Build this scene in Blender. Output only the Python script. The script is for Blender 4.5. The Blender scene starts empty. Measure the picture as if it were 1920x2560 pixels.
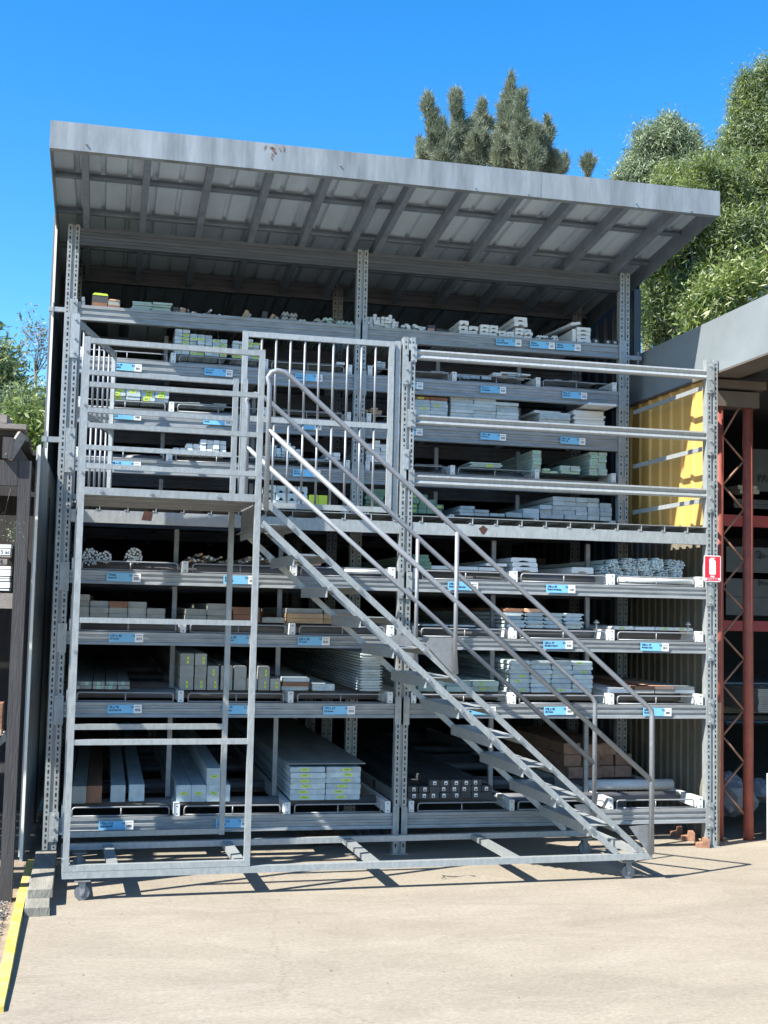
import bpy, math, random
import numpy as np
from mathutils import Vector, Matrix
random.seed(7); rng=np.random.default_rng(7)
S=bpy.context.scene; COL=S.collection
# ---------------------------------------------------------------- camera model (metres, x right, y away, z up)
F,YAW,PIT,ROL,CX,CD,CZ=3048.8344,.2225,.0796,.0225,.2936,8.4543,1.7
fw=Vector((math.sin(YAW)*math.cos(PIT),math.cos(YAW)*math.cos(PIT),math.sin(PIT)))
r_=Vector((math.cos(YAW),-math.sin(YAW),0)); u_=r_.cross(fw)
R_=math.cos(ROL)*r_+math.sin(ROL)*u_; U_=-math.sin(ROL)*r_+math.cos(ROL)*u_
CAM=Vector((CX,-CD,CZ))
def ray(px,py): return fw+R_*((px-960)/F)-U_*((py-1280)/F)
def P(px,py,y): d=ray(px,py); return CAM+d*((y+CD)/d.y)
def G(px,py,z=0): d=ray(px,py); return CAM+d*((z-CZ)/d.z)
cam=bpy.data.cameras.new('camera'); co=bpy.data.objects.new('camera',cam); COL.objects.link(co)
cam.sensor_fit='VERTICAL'; cam.sensor_height=24; cam.lens=24*F/2560; cam.clip_end=2000; cam.clip_start=.05
m=Matrix((R_,U_,-fw)).transposed().to_4x4(); m.translation=CAM; co.matrix_world=m
S.camera=co
# ---------------------------------------------------------------- light
SD=Vector((.85,.355,-1)).normalized()
w=bpy.data.worlds.new('World'); S.world=w; w.use_nodes=True
nt=w.node_tree; sky=nt.nodes.new('ShaderNodeTexSky'); sky.sky_type='NISHITA'; sky.sun_disc=False
el=math.asin(-SD.z); az=math.atan2(-SD.x,-SD.y)
sky.sun_elevation=el; sky.sun_rotation=az; sky.altitude=0; sky.air_density=1.0; sky.dust_density=.25; sky.ozone_density=4.0
bg=nt.nodes['Background']; hs=nt.nodes.new('ShaderNodeHueSaturation'); hs.inputs['Saturation'].default_value=1.35; nt.links.new(sky.outputs[0],hs.inputs['Color']); nt.links.new(hs.outputs[0],bg.inputs[0]); bg.inputs[1].default_value=.12
sl=bpy.data.lights.new('sun','SUN'); sl.energy=5.0; sl.angle=math.radians(.55); sl.color=(1,.95,.87)
so=bpy.data.objects.new('sun',sl); COL.objects.link(so); so.rotation_euler=SD.to_track_quat('-Z','Y').to_euler(); so.location=(-20,-8,25)
S.view_settings.view_transform='Standard'; S.view_settings.look='None'; S.view_settings.exposure=1.3; S.view_settings.gamma=1
# ---------------------------------------------------------------- materials
def M(name,col,rough=.6,metal=0,var=.15,scale=6,stretch=(1,1,1),col2=None,obj=0,bump=0,bscale=60,trans=0,spec=None,rst=0):
    m=bpy.data.materials.new(name); m.use_nodes=True; t=m.node_tree; b=t.nodes['Principled BSDF']
    b.inputs['Roughness'].default_value=rough; b.inputs['Metallic'].default_value=metal
    if spec is not None: b.inputs['Specular IOR Level'].default_value=spec
    tc=t.nodes.new('ShaderNodeTexCoord'); mp=t.nodes.new('ShaderNodeMapping'); mp.inputs['Scale'].default_value=stretch
    t.links.new(tc.outputs['Object'],mp.inputs[0])
    oi=t.nodes.new('ShaderNodeObjectInfo'); ad=t.nodes.new('ShaderNodeVectorMath'); ad.operation='ADD'
    sc=t.nodes.new('ShaderNodeVectorMath'); sc.operation='SCALE'; sc.inputs['Scale'].default_value=9
    cb=t.nodes.new('ShaderNodeCombineXYZ')
    for i in range(3): t.links.new(oi.outputs['Random'],cb.inputs[i])
    t.links.new(cb.outputs[0],sc.inputs[0]); t.links.new(mp.outputs[0],ad.inputs[0]); t.links.new(sc.outputs[0],ad.inputs[1])
    n=t.nodes.new('ShaderNodeTexNoise'); n.inputs['Scale'].default_value=scale; n.inputs['Detail'].default_value=6; n.inputs['Roughness'].default_value=.65
    t.links.new(ad.outputs[0],n.inputs['Vector'])
    r=t.nodes.new('ShaderNodeValToRGB'); r.color_ramp.elements[0].position=.3; r.color_ramp.elements[1].position=.7
    c2=col2 or tuple(min(1,c*(1+var)) for c in col); c1=col if col2 else tuple(c*(1-var) for c in col)
    r.color_ramp.elements[0].color=(*c1,1); r.color_ramp.elements[1].color=(*c2,1)
    t.links.new(n.outputs['Fac'],r.inputs[0]); out=r.outputs[0]
    if obj:
        h=t.nodes.new('ShaderNodeHueSaturation'); mr=t.nodes.new('ShaderNodeMapRange'); mr.inputs[3].default_value=1-obj; mr.inputs[4].default_value=1+obj*.6
        t.links.new(oi.outputs['Random'],mr.inputs[0]); t.links.new(mr.outputs[0],h.inputs['Value']); t.links.new(out,h.inputs['Color']); out=h.outputs[0]
    if rst:
        n4=t.nodes.new('ShaderNodeTexNoise'); n4.inputs['Scale'].default_value=4.5; n4.inputs['Detail'].default_value=9; n4.inputs['Roughness'].default_value=.78; t.links.new(ad.outputs[0],n4.inputs['Vector'])
        r4=t.nodes.new('ShaderNodeValToRGB'); r4.color_ramp.elements[0].position=.60; r4.color_ramp.elements[1].position=.74; r4.color_ramp.elements[1].color=(rst,rst,rst,1); t.links.new(n4.outputs['Fac'],r4.inputs[0])
        mx4=t.nodes.new('ShaderNodeMix'); mx4.data_type='RGBA'; mx4.inputs[7].default_value=(.17,.115,.08,1); t.links.new(r4.outputs[0],mx4.inputs[0]); t.links.new(out,mx4.inputs[6]); out=mx4.outputs[2]
    t.links.new(out,b.inputs['Base Color'])
    if bump:
        n2=t.nodes.new('ShaderNodeTexNoise'); n2.inputs['Scale'].default_value=bscale; n2.inputs['Detail'].default_value=4; t.links.new(ad.outputs[0],n2.inputs['Vector'])
        bp=t.nodes.new('ShaderNodeBump'); bp.inputs['Strength'].default_value=bump; bp.inputs['Distance'].default_value=.01
        t.links.new(n2.outputs['Fac'],bp.inputs['Height']); t.links.new(bp.outputs[0],b.inputs['Normal'])
    if trans:
        tr=t.nodes.new('ShaderNodeBsdfTranslucent'); mx=t.nodes.new('ShaderNodeMixShader'); mx.inputs[0].default_value=trans
        t.links.new(out,tr.inputs[0]); t.links.new(b.outputs[0],mx.inputs[1]); t.links.new(tr.outputs[0],mx.inputs[2])
        t.links.new(mx.outputs[0],t.nodes['Material Output'].inputs[0])
    return m
galv=M('galvanised_steel',(.335,.36,.355),.5,.3,.16,38,(1,1,.45),bump=.2,bscale=60,obj=.12,rst=.35)
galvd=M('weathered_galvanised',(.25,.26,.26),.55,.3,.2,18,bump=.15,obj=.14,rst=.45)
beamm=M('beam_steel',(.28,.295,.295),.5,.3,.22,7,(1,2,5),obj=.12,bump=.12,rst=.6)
darkst=M('shaded_inner_steel',(.14,.145,.155),.6,.2,.25,5)  # darker steel for inner members; interior shade is put into the colour
brownb=M('shaded_beam_steel',(.10,.104,.112),.5,.3,.2,7,(.6,2,4))  # beam steel darkened to paint in the shade under the roof
tubem=M('tube_steel',(.26,.275,.29),.48,.35,.12,24,rst=.3)
fascm=M('fascia_steel',(.26,.285,.29),.5,.3,.34,3.2,(2.6,1,.4),bump=.06,bscale=8)
roofm=M('roof_sheet_steel',(.56,.64,.69),.55,.2,.15,3,(1,.2,1))
rafm=M('rafter_steel',(.20,.24,.275),.5,.3,.2,8)
wallm=M('shaded_wall_sheet',(.07,.085,.10),.6,.15,.2,2,(1,1,.2))  # base colour lowered so the shed interior reads as shaded
lwallm=M('pale_wall_sheet',(.30,.32,.315),.6,.1,.15,2,(1,1,.2))
creamm=M('cream_trim',(.75,.74,.66),.5,0,.06)
dark=M('punched_hole',(.012,.012,.014),.9,0,.05)
yelm=M('yellow_cladding',(.60,.355,.10),.55,0,.1,2,(1,1,.15))
sofm=M('soffit_brown',(.10,.085,.07),.8,0,.2,5)
lacem=M('lacing_brown',(.24,.13,.09),.6,0,.2,9)
olivem=M('dirty_cladding',(.19,.175,.13),.8,0,.3,5,(1,1,.3),obj=0)
redm=M('red_primer_steel',(.25,.07,.05),.6,0,.25,9)
redd=M('red_rack_beam',(.30,.035,.04),.5,0,.15,4)
whouse=M('warehouse_shade',(.035,.04,.045),.8,0,.2,2)  # near-black tone carries the shade of the enclosed interiors
greyf=M('grey_barge_steel',(.30,.34,.355),.38,.35,.12,1.6,(1,1,1),bump=.03)
primed=M('primed_timber',(.44,.52,.53),.7,0,.2,16,(1,.15,1),obj=.2,bump=.15)
primg=M('greenish_primed_timber',(.36,.46,.40),.7,0,.15,8,(1,.15,1),obj=.13,bump=.15)
primw=M('white_primed_timber',(.66,.68,.66),.65,0,.08,8,(1,.15,1),obj=.08)
greent=M('green_treated_timber',(.16,.27,.18),.75,0,.25,9,(1,.15,1),obj=.18,bump=.2)
rawg=M('weathered_timber',(.30,.31,.28),.8,0,.2,10,(1,.12,1),obj=.15,bump=.25)
brownt=M('brown_timber',(.22,.105,.06),.75,0,.25,9,(1,.12,1),obj=.1,bump=.2)
tant=M('tan_timber',(.42,.28,.16),.75,0,.2,9,(1,.12,1),obj=.1,bump=.2)
sleeper=M('sleeper_timber',(.40,.25,.18),.8,0,.3,22,obj=.2,bump=.4)
salmon=M('salmon_timber',(.66,.38,.25),.7,0,.1,9)
charc=M('charcoal_timber',(.055,.058,.062),.7,0,.2,8,obj=.1)
lime=M('lime_tag',(.55,.68,.06),.5,0,.05)
mint=M('mint_tag',(.35,.62,.42),.5,0,.05)
white=M('white_paint',(.80,.80,.78),.5,0,.04)
blackm=M('black_ink',(.02,.02,.025),.6,0,.05)
blue=M('blue_label',(.19,.50,.74),.4,0,.08,9,obj=.12)
redsign=M('sign_red',(.62,.012,.035),.35,0,.04)
kerby=M('yellow_kerb_paint',(.34,.30,.20),.8,0,.12,9,bump=.3,col2=(.66,.51,.03))
rustd=M('dark_rust',(.07,.028,.022),.85,0,.4,30)
rust=M('rusty_steel',(.30,.16,.10),.85,.1,.35,20,bump=.3)
rubber=M('grey_rubber',(.16,.17,.18),.6,0,.1)
oldw=M('old_grey_timber',(.05,.048,.048),.85,0,.3,6,(6,6,.5),bump=.4,bscale=30)
oldw2=M('sawn_offwhite_timber',(.24,.21,.18),.8,0,.2,6,(1,4,4),bump=.3)
blockm=M('weathered_sleeper',(.225,.215,.18),.85,0,.25,9,(3,.5,1),bump=.5,bscale=35)
bark=M('tree_bark',(.12,.10,.08),.9,0,.3,8,bump=.5)
leafA=M('leaf_bright',(.05,.10,.02),.5,0,.5,1.6,trans=.35,col2=(.27,.33,.07))
leafB=M('leaf_sage',(.09,.14,.065),.5,0,.4,1.1,trans=.3,col2=(.34,.41,.25))
leafC=M('needle_casuarina',(.12,.165,.11),.6,0,.4,.9,trans=.3,col2=(.28,.31,.21))
leafD=M('leaf_dull',(.06,.11,.04),.6,0,.4,.8,trans=.25,col2=(.20,.26,.10))
leafE=M('leaf_lilac',(.15,.15,.15),.6,0,.3,1,trans=.25,col2=(.28,.27,.30))
leafY=M('leaf_variegated',(.45,.48,.22),.5,0,.3,1,trans=.3,col2=(.65,.62,.40))
# ---------------------------------------------------------------- mesh builder
class MB:
    def __init__(s): s.v=[];s.f=[];s.m=[];s.sm=[]
    def quad(s,a,b,c,d,m=0):
        n=len(s.v); s.v+=[tuple(a),tuple(b),tuple(c),tuple(d)]; s.f.append((n,n+1,n+2,n+3)); s.m.append(m); s.sm.append(0)
    def hexa(s,p,m=0):
        n=len(s.v); s.v+=[tuple(q) for q in p]
        for f in ((0,3,2,1),(4,5,6,7),(0,1,5,4),(1,2,6,5),(2,3,7,6),(3,0,4,7)): s.f.append(tuple(n+i for i in f)); s.m.append(m); s.sm.append(0)
        return s
    def box(s,x0,x1,y0,y1,z0,z1,m=0):
        return s.hexa([(x0,y0,z0),(x1,y0,z0),(x1,y1,z0),(x0,y1,z0),(x0,y0,z1),(x1,y0,z1),(x1,y1,z1),(x0,y1,z1)],m)
    def bar(s,a,b,w,h,up=(0,0,1),m=0):
        a=Vector(a);b=Vector(b);d=(b-a).normalized(); up=Vector(up); sx=d.cross(up).normalized()*(w/2); u=sx.normalized().cross(d)*(h/2)
        return s.hexa([a-sx-u,a+sx-u,b+sx-u,b-sx-u,a-sx+u,a+sx+u,b+sx+u,b-sx+u],m)
    def tube(s,pts,r,n=8,m=0,cap=True,r2=None):
        pts=[Vector(p) for p in pts]; k=len(pts); base=len(s.v); ref=None
        for i,p in enumerate(pts):
            d=((pts[min(i+1,k-1)]-p).normalized()+(p-pts[max(i-1,0)]).normalized()) if 0<i<k-1 else (pts[min(i+1,k-1)]-pts[max(i-1,0)])
            d.normalize()
            if ref is None: ref=d.orthogonal().normalized()
            ref=(ref-d*ref.dot(d)).normalized(); bi=d.cross(ref)
            rr=r if r2 is None else r+(r2-r)*i/(k-1)
            for j in range(n):
                a=2*math.pi*j/n; s.v.append(tuple(p+(ref*math.cos(a)+bi*math.sin(a))*rr))
        for i in range(k-1):
            for j in range(n):
                a=base+i*n+j;b=base+i*n+(j+1)%n; s.f.append((a,b,b+n,a+n)); s.m.append(m); s.sm.append(1)
        if cap:
            s.f.append(tuple(base+j for j in range(n))[::-1]); s.m.append(m); s.sm.append(0)
            s.f.append(tuple(base+(k-1)*n+j for j in range(n))); s.m.append(m); s.sm.append(0)
        return s
    def prism(s,poly,ax,a0,a1,m=0,off=(0,0)):
        # poly in the two other axes; ax 'x','y','z'
        def mk(p,a):
            p=(p[0]+off[0],p[1]+off[1])
            return {'x':(a,p[0],p[1]),'y':(p[0],a,p[1]),'z':(p[0],p[1],a)}[ax]
        n=len(s.v);k=len(poly)
        s.v+=[mk(p,a0) for p in poly]+[mk(p,a1) for p in poly]
        s.f.append(tuple(range(n,n+k)));s.m.append(m);s.sm.append(0)
        s.f.append(tuple(range(n+2*k-1,n+k-1,-1)));s.m.append(m);s.sm.append(0)
        for i in range(k):
            j=(i+1)%k; s.f.append((n+i,n+k+i,n+k+j,n+j)); s.m.append(m);s.sm.append(0)
        return s
    def sphere(s,c,r,n=8,m=0,sz=1):
        c=Vector(c); b=len(s.v); k=n//2
        for i in range(k+1):
            t=math.pi*i/k
            for j in range(n):
                a=2*math.pi*j/n; s.v.append((c.x+r*math.sin(t)*math.cos(a),c.y+r*math.sin(t)*math.sin(a),c.z+r*sz*math.cos(t)))
        for i in range(k):
            for j in range(n):
                a=b+i*n+j;d=b+i*n+(j+1)%n; s.f.append((a,a+n,d+n,d)); s.m.append(m); s.sm.append(1)
        return s
    def mesh(s,name,mats):
        me=bpy.data.meshes.new(name); me.from_pydata(s.v,[],s.f)
        if not isinstance(mats,(list,tuple)): mats=[mats]
        for x in mats: me.materials.append(x)
        me.polygons.foreach_set('material_index',s.m); me.polygons.foreach_set('use_smooth',[bool(x) for x in s.sm])
        import bmesh
        bm=bmesh.new(); bm.from_mesh(me); bmesh.ops.recalc_face_normals(bm,faces=bm.faces); bm.to_mesh(me); bm.free()
        return me
    def build(s,name,mats,parent=None,loc=None):
        if loc is not None:
            l=Vector(loc); s.v=[tuple(Vector(v)-l) for v in s.v]
        o=bpy.data.objects.new(name,s.mesh(name,mats)); COL.objects.link(o)
        if loc is not None: o.location=loc
        if parent: o.parent=parent
        return o
def tag(o,label=None,cat=None,group=None,kind=None):
    if label: o['label']=label
    if cat: o['category']=cat
    if group: o['group']=group
    if kind: o['kind']=kind
    return o
def thing(name,label,cat,group=None,loc=(0,0,0)):
    o=bpy.data.objects.new(name,None); o.empty_display_size=.1; COL.objects.link(o); o.location=loc
    return tag(o,label,cat,group)
def inst(src,name,parent=None,loc=(0,0,0),rot=(0,0,0)):
    me=src.data if hasattr(src,'data') else src
    o=bpy.data.objects.new(name,me); COL.objects.link(o); o.location=loc; o.rotation_euler=rot
    if parent: o.parent=parent
    return o
def text(s,size,mat,parent,loc,rot=(math.pi/2,0,0),name='lettering',sx=1,align='LEFT',bold=0):
    c=bpy.data.curves.new(name,'FONT'); c.body=s; c.size=size; c.extrude=.0004; c.align_x=align; c.offset=bold
    t=bpy.data.objects.new('tmp',c); COL.objects.link(t); bpy.context.view_layer.update()
    me=bpy.data.meshes.new_from_object(t.evaluated_get(bpy.context.evaluated_depsgraph_get()))
    bpy.data.objects.remove(t); bpy.data.curves.remove(c); me.materials.clear(); me.materials.append(mat)
    o=bpy.data.objects.new(name,me); COL.objects.link(o); o.location=loc; o.rotation_euler=rot; o.scale=(sx,1,1); o.parent=parent
    return o
# ---------------------------------------------------------------- ground
def ground_mat():
    m=bpy.data.materials.new('yard_concrete'); m.use_nodes=True; t=m.node_tree; b=t.nodes['Principled BSDF']; b.inputs['Roughness'].default_value=.85
    tc=t.nodes.new('ShaderNodeTexCoord')
    def noise(sc,st,det=8,rough=.65,dist=0):
        mp=t.nodes.new('ShaderNodeMapping'); mp.inputs['Scale'].default_value=st; t.links.new(tc.outputs['Object'],mp.inputs[0])
        n=t.nodes.new('ShaderNodeTexNoise'); n.inputs['Scale'].default_value=sc; n.inputs['Detail'].default_value=det; n.inputs['Roughness'].default_value=rough; n.inputs['Distortion'].default_value=dist
        t.links.new(mp.outputs[0],n.inputs['Vector']); return n
    def ramp(n,p0,p1,c0,c1):
        r=t.nodes.new('ShaderNodeValToRGB'); r.color_ramp.elements[0].position=p0; r.color_ramp.elements[1].position=p1; r.color_ramp.elements[0].color=(*c0,1); r.color_ramp.elements[1].color=(*c1,1)
        t.links.new(n,r.inputs[0]); return r
    def mix(a,b_,f,mode='MIX'):
        x=t.nodes.new('ShaderNodeMix'); x.data_type='RGBA'; x.blend_type=mode; t.links.new(a,x.inputs[6]); t.links.new(b_,x.inputs[7])
        if isinstance(f,float): x.inputs[0].default_value=f
        else: t.links.new(f,x.inputs[0])
        return x.outputs[2]
    a=ramp(noise(1.1,(1,2.2,1),9,.7,.6).outputs[0],.32,.68,(.238,.205,.158),(.31,.271,.208))
    s1=ramp(noise(2.0,(.7,1.9,1),10,.8,.8).outputs[0],.50,.72,(0,0,0),(1,1,1))
    pale=t.nodes.new('ShaderNodeRGB'); pale.outputs[0].default_value=(.325,.288,.23,1)
    c=mix(a.outputs[0],pale.outputs[0],s1.outputs[0])
    n3=ramp(noise(38,(1,1.3,1),7,.8).outputs[0],.3,.7,(.70,.70,.70),(1.22,1.22,1.22)); c=mix(c,n3.outputs[0],1.0,'MULTIPLY')
    sp=ramp(noise(5,(1,1,1),10,.8).outputs[0],.60,.72,(1,1,1),(.70,.68,.66)); c=mix(c,sp.outputs[0],1.0,'MULTIPLY')
    vo=t.nodes.new('ShaderNodeTexVoronoi'); vo.feature='DISTANCE_TO_EDGE'; vo.inputs['Scale'].default_value=.42
    nn=noise(3,(1,1,1),6); ad=t.nodes.new('ShaderNodeVectorMath'); ad.operation='MULTIPLY_ADD'; ad.inputs[1].default_value=(.25,.25,0)
    t.links.new(nn.outputs['Color'],ad.inputs[0]); t.links.new(tc.outputs['Object'],ad.inputs[2]); t.links.new(ad.outputs[0],vo.inputs['Vector'])
    cr=ramp(vo.outputs[0],.0,.0022,(.88,.87,.86),(1,1,1)); c=mix(c,cr.outputs[0],1.0,'MULTIPLY')
    t.links.new(c,b.inputs['Base Color'])
    bp=t.nodes.new('ShaderNodeBump'); bp.inputs['Strength'].default_value=.35; bp.inputs['Distance'].default_value=.006
    t.links.new(noise(28,(1,1.6,1),8,.75).outputs[0],bp.inputs['Height']); t.links.new(bp.outputs[0],b.inputs['Normal'])
    return m
gm=M('bare_earth',(.24,.19,.14),.95,0,.3,7,bump=.8,bscale=18)
g=MB(); g.box(-400,400,-60,600,-.5,-.03); tag(g.build('ground',gm),kind='structure')
conc=ground_mat()
g=MB(); g.box(-.12,14,-14,9,-.2,0); tag(g.build('concrete_yard',conc),kind='structure')
# ---------------------------------------------------------------- rack pieces
def upright_mb(z1,z0=0,holes=True):
    b=MB()
    for s in (-1,1):
        b.box(min(s*.011,s*.043),max(s*.011,s*.043),-.035,.035,z0,z1)
        b.box(min(s*.043,s*.046),max(s*.043,s*.046),-.031,.031,z0,z1)
    b.box(-.0115,.0115,-.018,.030,z0+.001,z1-.001)
    b.box(-.06,.06,-.05,.05,z0,z0+.006)
    if holes:
        z=z0+.06;i=0
        while z<z1-.03:
            for s in (-1,1):
                x=s*.027; hh=.013 if i%2==0 else .005; ww=.0055
                b.quad((x-ww,-.0358,z-hh),(x+ww,-.0358,z-hh),(x+ww,-.0358,z+hh),(x-ww,-.0358,z+hh),1)
            z+=.0375;i+=1
    return b
BP=[(0,1),(0,.80),(.010,.76),(.010,.62),(.002,.58),(.002,.42),(.010,.38),(.010,.24),(-.002,.20),(-.004,.06),(-.008,.05),(-.008,0),(.05,0),(.05,1)]
def beam_mb(x0,x1,y,z1,h):
    b=MB(); b.prism([(y+p[0],z1-h+p[1]*h) for p in BP],'x',x0,x1); return b
def conn(par,x,y,zc,h=.2,name='beam_connector'):
    b=MB()
    b.box(x-.03,x+.03,y-.006,y,zc-h/2,zc+h/2)
    for dz in (-.38,-.05,.38): b.tube([(x,y-.016,zc+dz*h),(x,y-.005,zc+dz*h)],.009,6)
    b.build(name,galv,par)
LX=[0.0,2.3616,4.745]; RX=[-.06,2.266,4.60]; YF=0.0; YR=1.3
rack=thing('timber_rack','tall galvanised steel timber rack with four loaded shelves under a railed steel walkway','storage rack')
up=upright_mb(3.66).mesh('upright',[galv,dark])
for x in LX: inst(up,'upright',rack,(x,0,0))
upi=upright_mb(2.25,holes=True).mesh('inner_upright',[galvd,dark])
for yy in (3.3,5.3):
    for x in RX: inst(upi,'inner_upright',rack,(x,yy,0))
FB=[(1.918,.088),(1.508,.085),(1.039,.098),(.282,.105)]
LBL=[]
def texts(): pass
for z,h in FB:
    for a,b_ in ((LX[0],LX[1]),(LX[1],LX[2])):
        bb=beam_mb(a+.047,b_-.047,-.03,z,h); bb.build('shelf_beam',beamm,rack)
        for yy in (1.75,3.35,5.35):
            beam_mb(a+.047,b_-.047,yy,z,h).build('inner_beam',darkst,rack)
    for i,x in enumerate(LX):
        if i>0: conn(rack,x-.022,-.037,z-h*.5,.19)
        if i<2: conn(rack,x+.022,-.037,z-h*.5-.002,.192)
# shelf cells: arms, dividers, stop rails, cross bearers
def cells(x0,x1): 
    w=(x1-x0)
    return [x0+.085, x0+w*.347, x0+w*.665, x1-.085]
armm=MB(); armm.box(-.019,.019,0,5.2,0,.078); armm.quad((-.005,-.001,.06),(.005,-.001,.06),(.005,-.001,.066),(-.005,-.001,.066),1); armm.quad((-.005,-.001,.01),(.005,-.001,.01),(.005,-.001,.016),(-.005,-.001,.016),1)
armm=armm.mesh('shelf_arm',[primw,dark])
def stop_mb(w):
    b=MB(); r=.018; zt=.062
    pts=[(0,0,0),(0,0,zt-r),(r*.3,0,zt-r*.3),(r,0,zt),(w-r,0,zt),(w-r*.3,0,zt-r*.3),(w,0,zt-r),(w,0,0)]
    b.tube(pts,.0055,6); b.tube([(w/2,0,0),(w/2,0,zt-.003)],.0048,6); b.tube([(0,0,.006),(w,0,.006)],.0048,6); return b
stopc={}
def add_cells(par,x0,x1,y,z,L=5.0,divz=None,tubes=(.3,1.1,2.1,3.4),stops=(0,1,2)):
    cs=cells(x0,x1)
    for i,x in enumerate(cs):
        inst(armm,'shelf_arm',par,(x,y-.02,z+.002))
        if divz and 0<i<3: 
            MB().box(x-.062,x-.03,y+.34,y+.372,z+.004,divz).build('divider_post',galvd,par)
    for i in stops:
        a=cs[i]+.05; b=cs[i+1]-.05; w=round(b-a,3)
        if w not in stopc: stopc[w]=stop_mb(w).mesh('stop_rail',tubem)
        inst(stopc[w],'stop_rail',par,(a,y-.012,z+.002))
    for t in tubes: MB().tube([(x0+.06,y+t,z+.042),(x1-.06,y+t,z+.042)],.036,8).build('cross_bearer',darkst,par)
for k,(z,h) in enumerate(FB):
    top=[2.235,FB[0][0]-.09,FB[1][0]-.09,FB[2][0]-.1][k]
    for a,b_ in ((LX[0],LX[1]),(LX[1],LX[2])): add_cells(rack,a,b_,0,z,divz=top)
# walkway
for a,b_ in ((LX[0],LX[1]),(LX[1],LX[2])): 
    b=MB(); b.box(a+.047,b_-.047,-.03,-.024,2.24,2.325); b.box(a+.047,b_-.047,-.024,.03,2.241,2.247); b.box(a+.047,b_-.047,-.024,.03,2.318,2.324)
    b.build('walkway_beam',galv,rack)
rs=MB(); c=P(1208,1325,-.03); rs.prism([(c.x+.03*math.cos(t)*(1+.25*math.sin(3*t)),c.z+.028*math.sin(t)*(1+.2*math.cos(4*t))) for t in [i*.42 for i in range(15)]],'y',-.0312,-.0302)
rs.build('rust_patch',rustd,rack)
rs=MB(); c=P(367,1290,-.03); rs.prism([(c.x-.035,c.z-.028),(c.x+.03,c.z-.032),(c.x+.04,c.z+.03),(c.x-.02,c.z+.034)],'y',-.0312,-.0302); rs.build('rust_patch',rustd,rack)
pl=MB(); pl.box(0,.186,0,1.26,.043,.0475); pl.box(.180,.1855,0,1.26,.005,.0432); pl.box(.158,.186,0,1.26,0,.005); pl.tube([(.165,-.001,.006),(.165,.02,.006)],.0045,6)
pl=pl.mesh('deck_plank',galv)
x=.05
while x<4.66: inst(pl,'deck_plank',rack,(x,-.034,2.3255)); x+=.1875
# guard rails
for zt in (3.576,3.10,2.665):
    b=MB(); h=.068; b.prism([(-.03,zt),(-.034,zt-.012),(-.02,zt-h*.5),(-.034,zt-h+.01),(-.03,zt-h),(.02,zt-h),(.02,zt)],'x',LX[1]+.047,LX[2]-.047)
    b.build('guard_rail',galv,rack)
    conn(rack,LX[2]-.02,-.037,zt-.06,.24,'rail_bracket'); conn(rack,LX[1]+.022,-.037,zt-.03,.13,'rail_bracket')
for zt in (3.46,2.99,2.595):
    MB().box(LX[2]-.065,LX[2]-.05,.03,1.26,zt-.034,zt).build('side_rail',galv,rack)
for zt in (3.44,2.72): conn(rack,LX[1]-.022,-.037,zt,.25,'gate_hinge')
for zt in (3.5,2.72): conn(rack,LX[0]+.022,-.037,zt,.3,'gate_hinge')
# outriggers that tie the rack to the shed wall
def bracket(par,x,y,z,s):
    b=MB(); b.box(min(x,x+s*.12),max(x,x+s*.12),y-.02,y+.02,z-.018,z+.018); b.box(x+s*.09-.004,x+s*.09+.004,y-.024,y+.024,z-.055,z+.055); b.build('wall_bracket',galv,par)
bracket(rack,-.045,-.0,2.79,-1)
# gates
def gate(par,label,w,h,frm,bars,mid):
    g=bpy.data.objects.new('gate',None); COL.objects.link(g); g.parent=par; g['label']=label
    b=MB(); t=.038
    b.box(0,t,0,.03,0,h); b.box(w-t,w,0,.03,0,h); b.box(t,w-t,.001,.029,h-t,h); b.box(t,w-t,.001,.029,0,t); b.box(t,w-t,.001,.029,mid,mid+t)
    b.build('gate_frame',galv,g)
    for i in range(bars):
        x=t+(w-2*t)*(i+.95)/(bars+.9)
        MB().tube([(x,.015,t),(x,.015,mid)],.0085,8).build('gate_bar',tubem,g)
        MB().tube([(x,.015,mid+t),(x,.015,h-t)],.0085,8).build('gate_bar',tubem,g)
    return g
gR=gate(rack,'closed right gate leaf with nine round bars',1.09,1.235,galv,9,.60); gR.location=(1.16,-.035,2.385)
b=MB(); b.box(0,.035,-.016,.016,0,1.3); b.build('gate_post',galv,rack,None).location=(2.265,0,2.33)
gL=gate(rack,'open left gate leaf swung in over the walkway',1.10,1.235,galv,6,.60); gL.location=(.05,.04,2.40); gL.rotation_euler=(0,0,math.radians(76.5))
# ---------------------------------------------------------------- upper rack
rack2=thing('timber_rack','upper galvanised timber rack set back behind the walkway, standing under the steel roof','storage rack')
upr=upright_mb(4.67).mesh('upright',[galv,dark]); upr2=upright_mb(4.67).mesh('rear_upright',[galvd,dark])
for x in RX:
    inst(upr,'upright',rack2,(x,YR,0)); inst(upr2,'rear_upright',rack2,(x,2.4,0)); inst(upr2,'rear_upright',rack2,(x,4.4,0))
UB=[(4.65,.14),(4.031,.12),(3.62,.13),(3.226,.125),(2.83,.11),(2.46,.10)]
for k,(z,h) in enumerate(UB):
    for a,b_ in ((RX[0],RX[1]),(RX[1],RX[2])):
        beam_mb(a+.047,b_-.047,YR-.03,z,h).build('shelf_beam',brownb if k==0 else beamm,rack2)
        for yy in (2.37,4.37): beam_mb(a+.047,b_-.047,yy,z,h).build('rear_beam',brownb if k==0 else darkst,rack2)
    if k>0:
        for i,x in enumerate(RX):
            if i>0: conn(rack2,x-.022,YR-.037,z-h*.5,.2)
            if i<2: conn(rack2,x+.022,YR-.037,z-h*.5-.003,.205)
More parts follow.
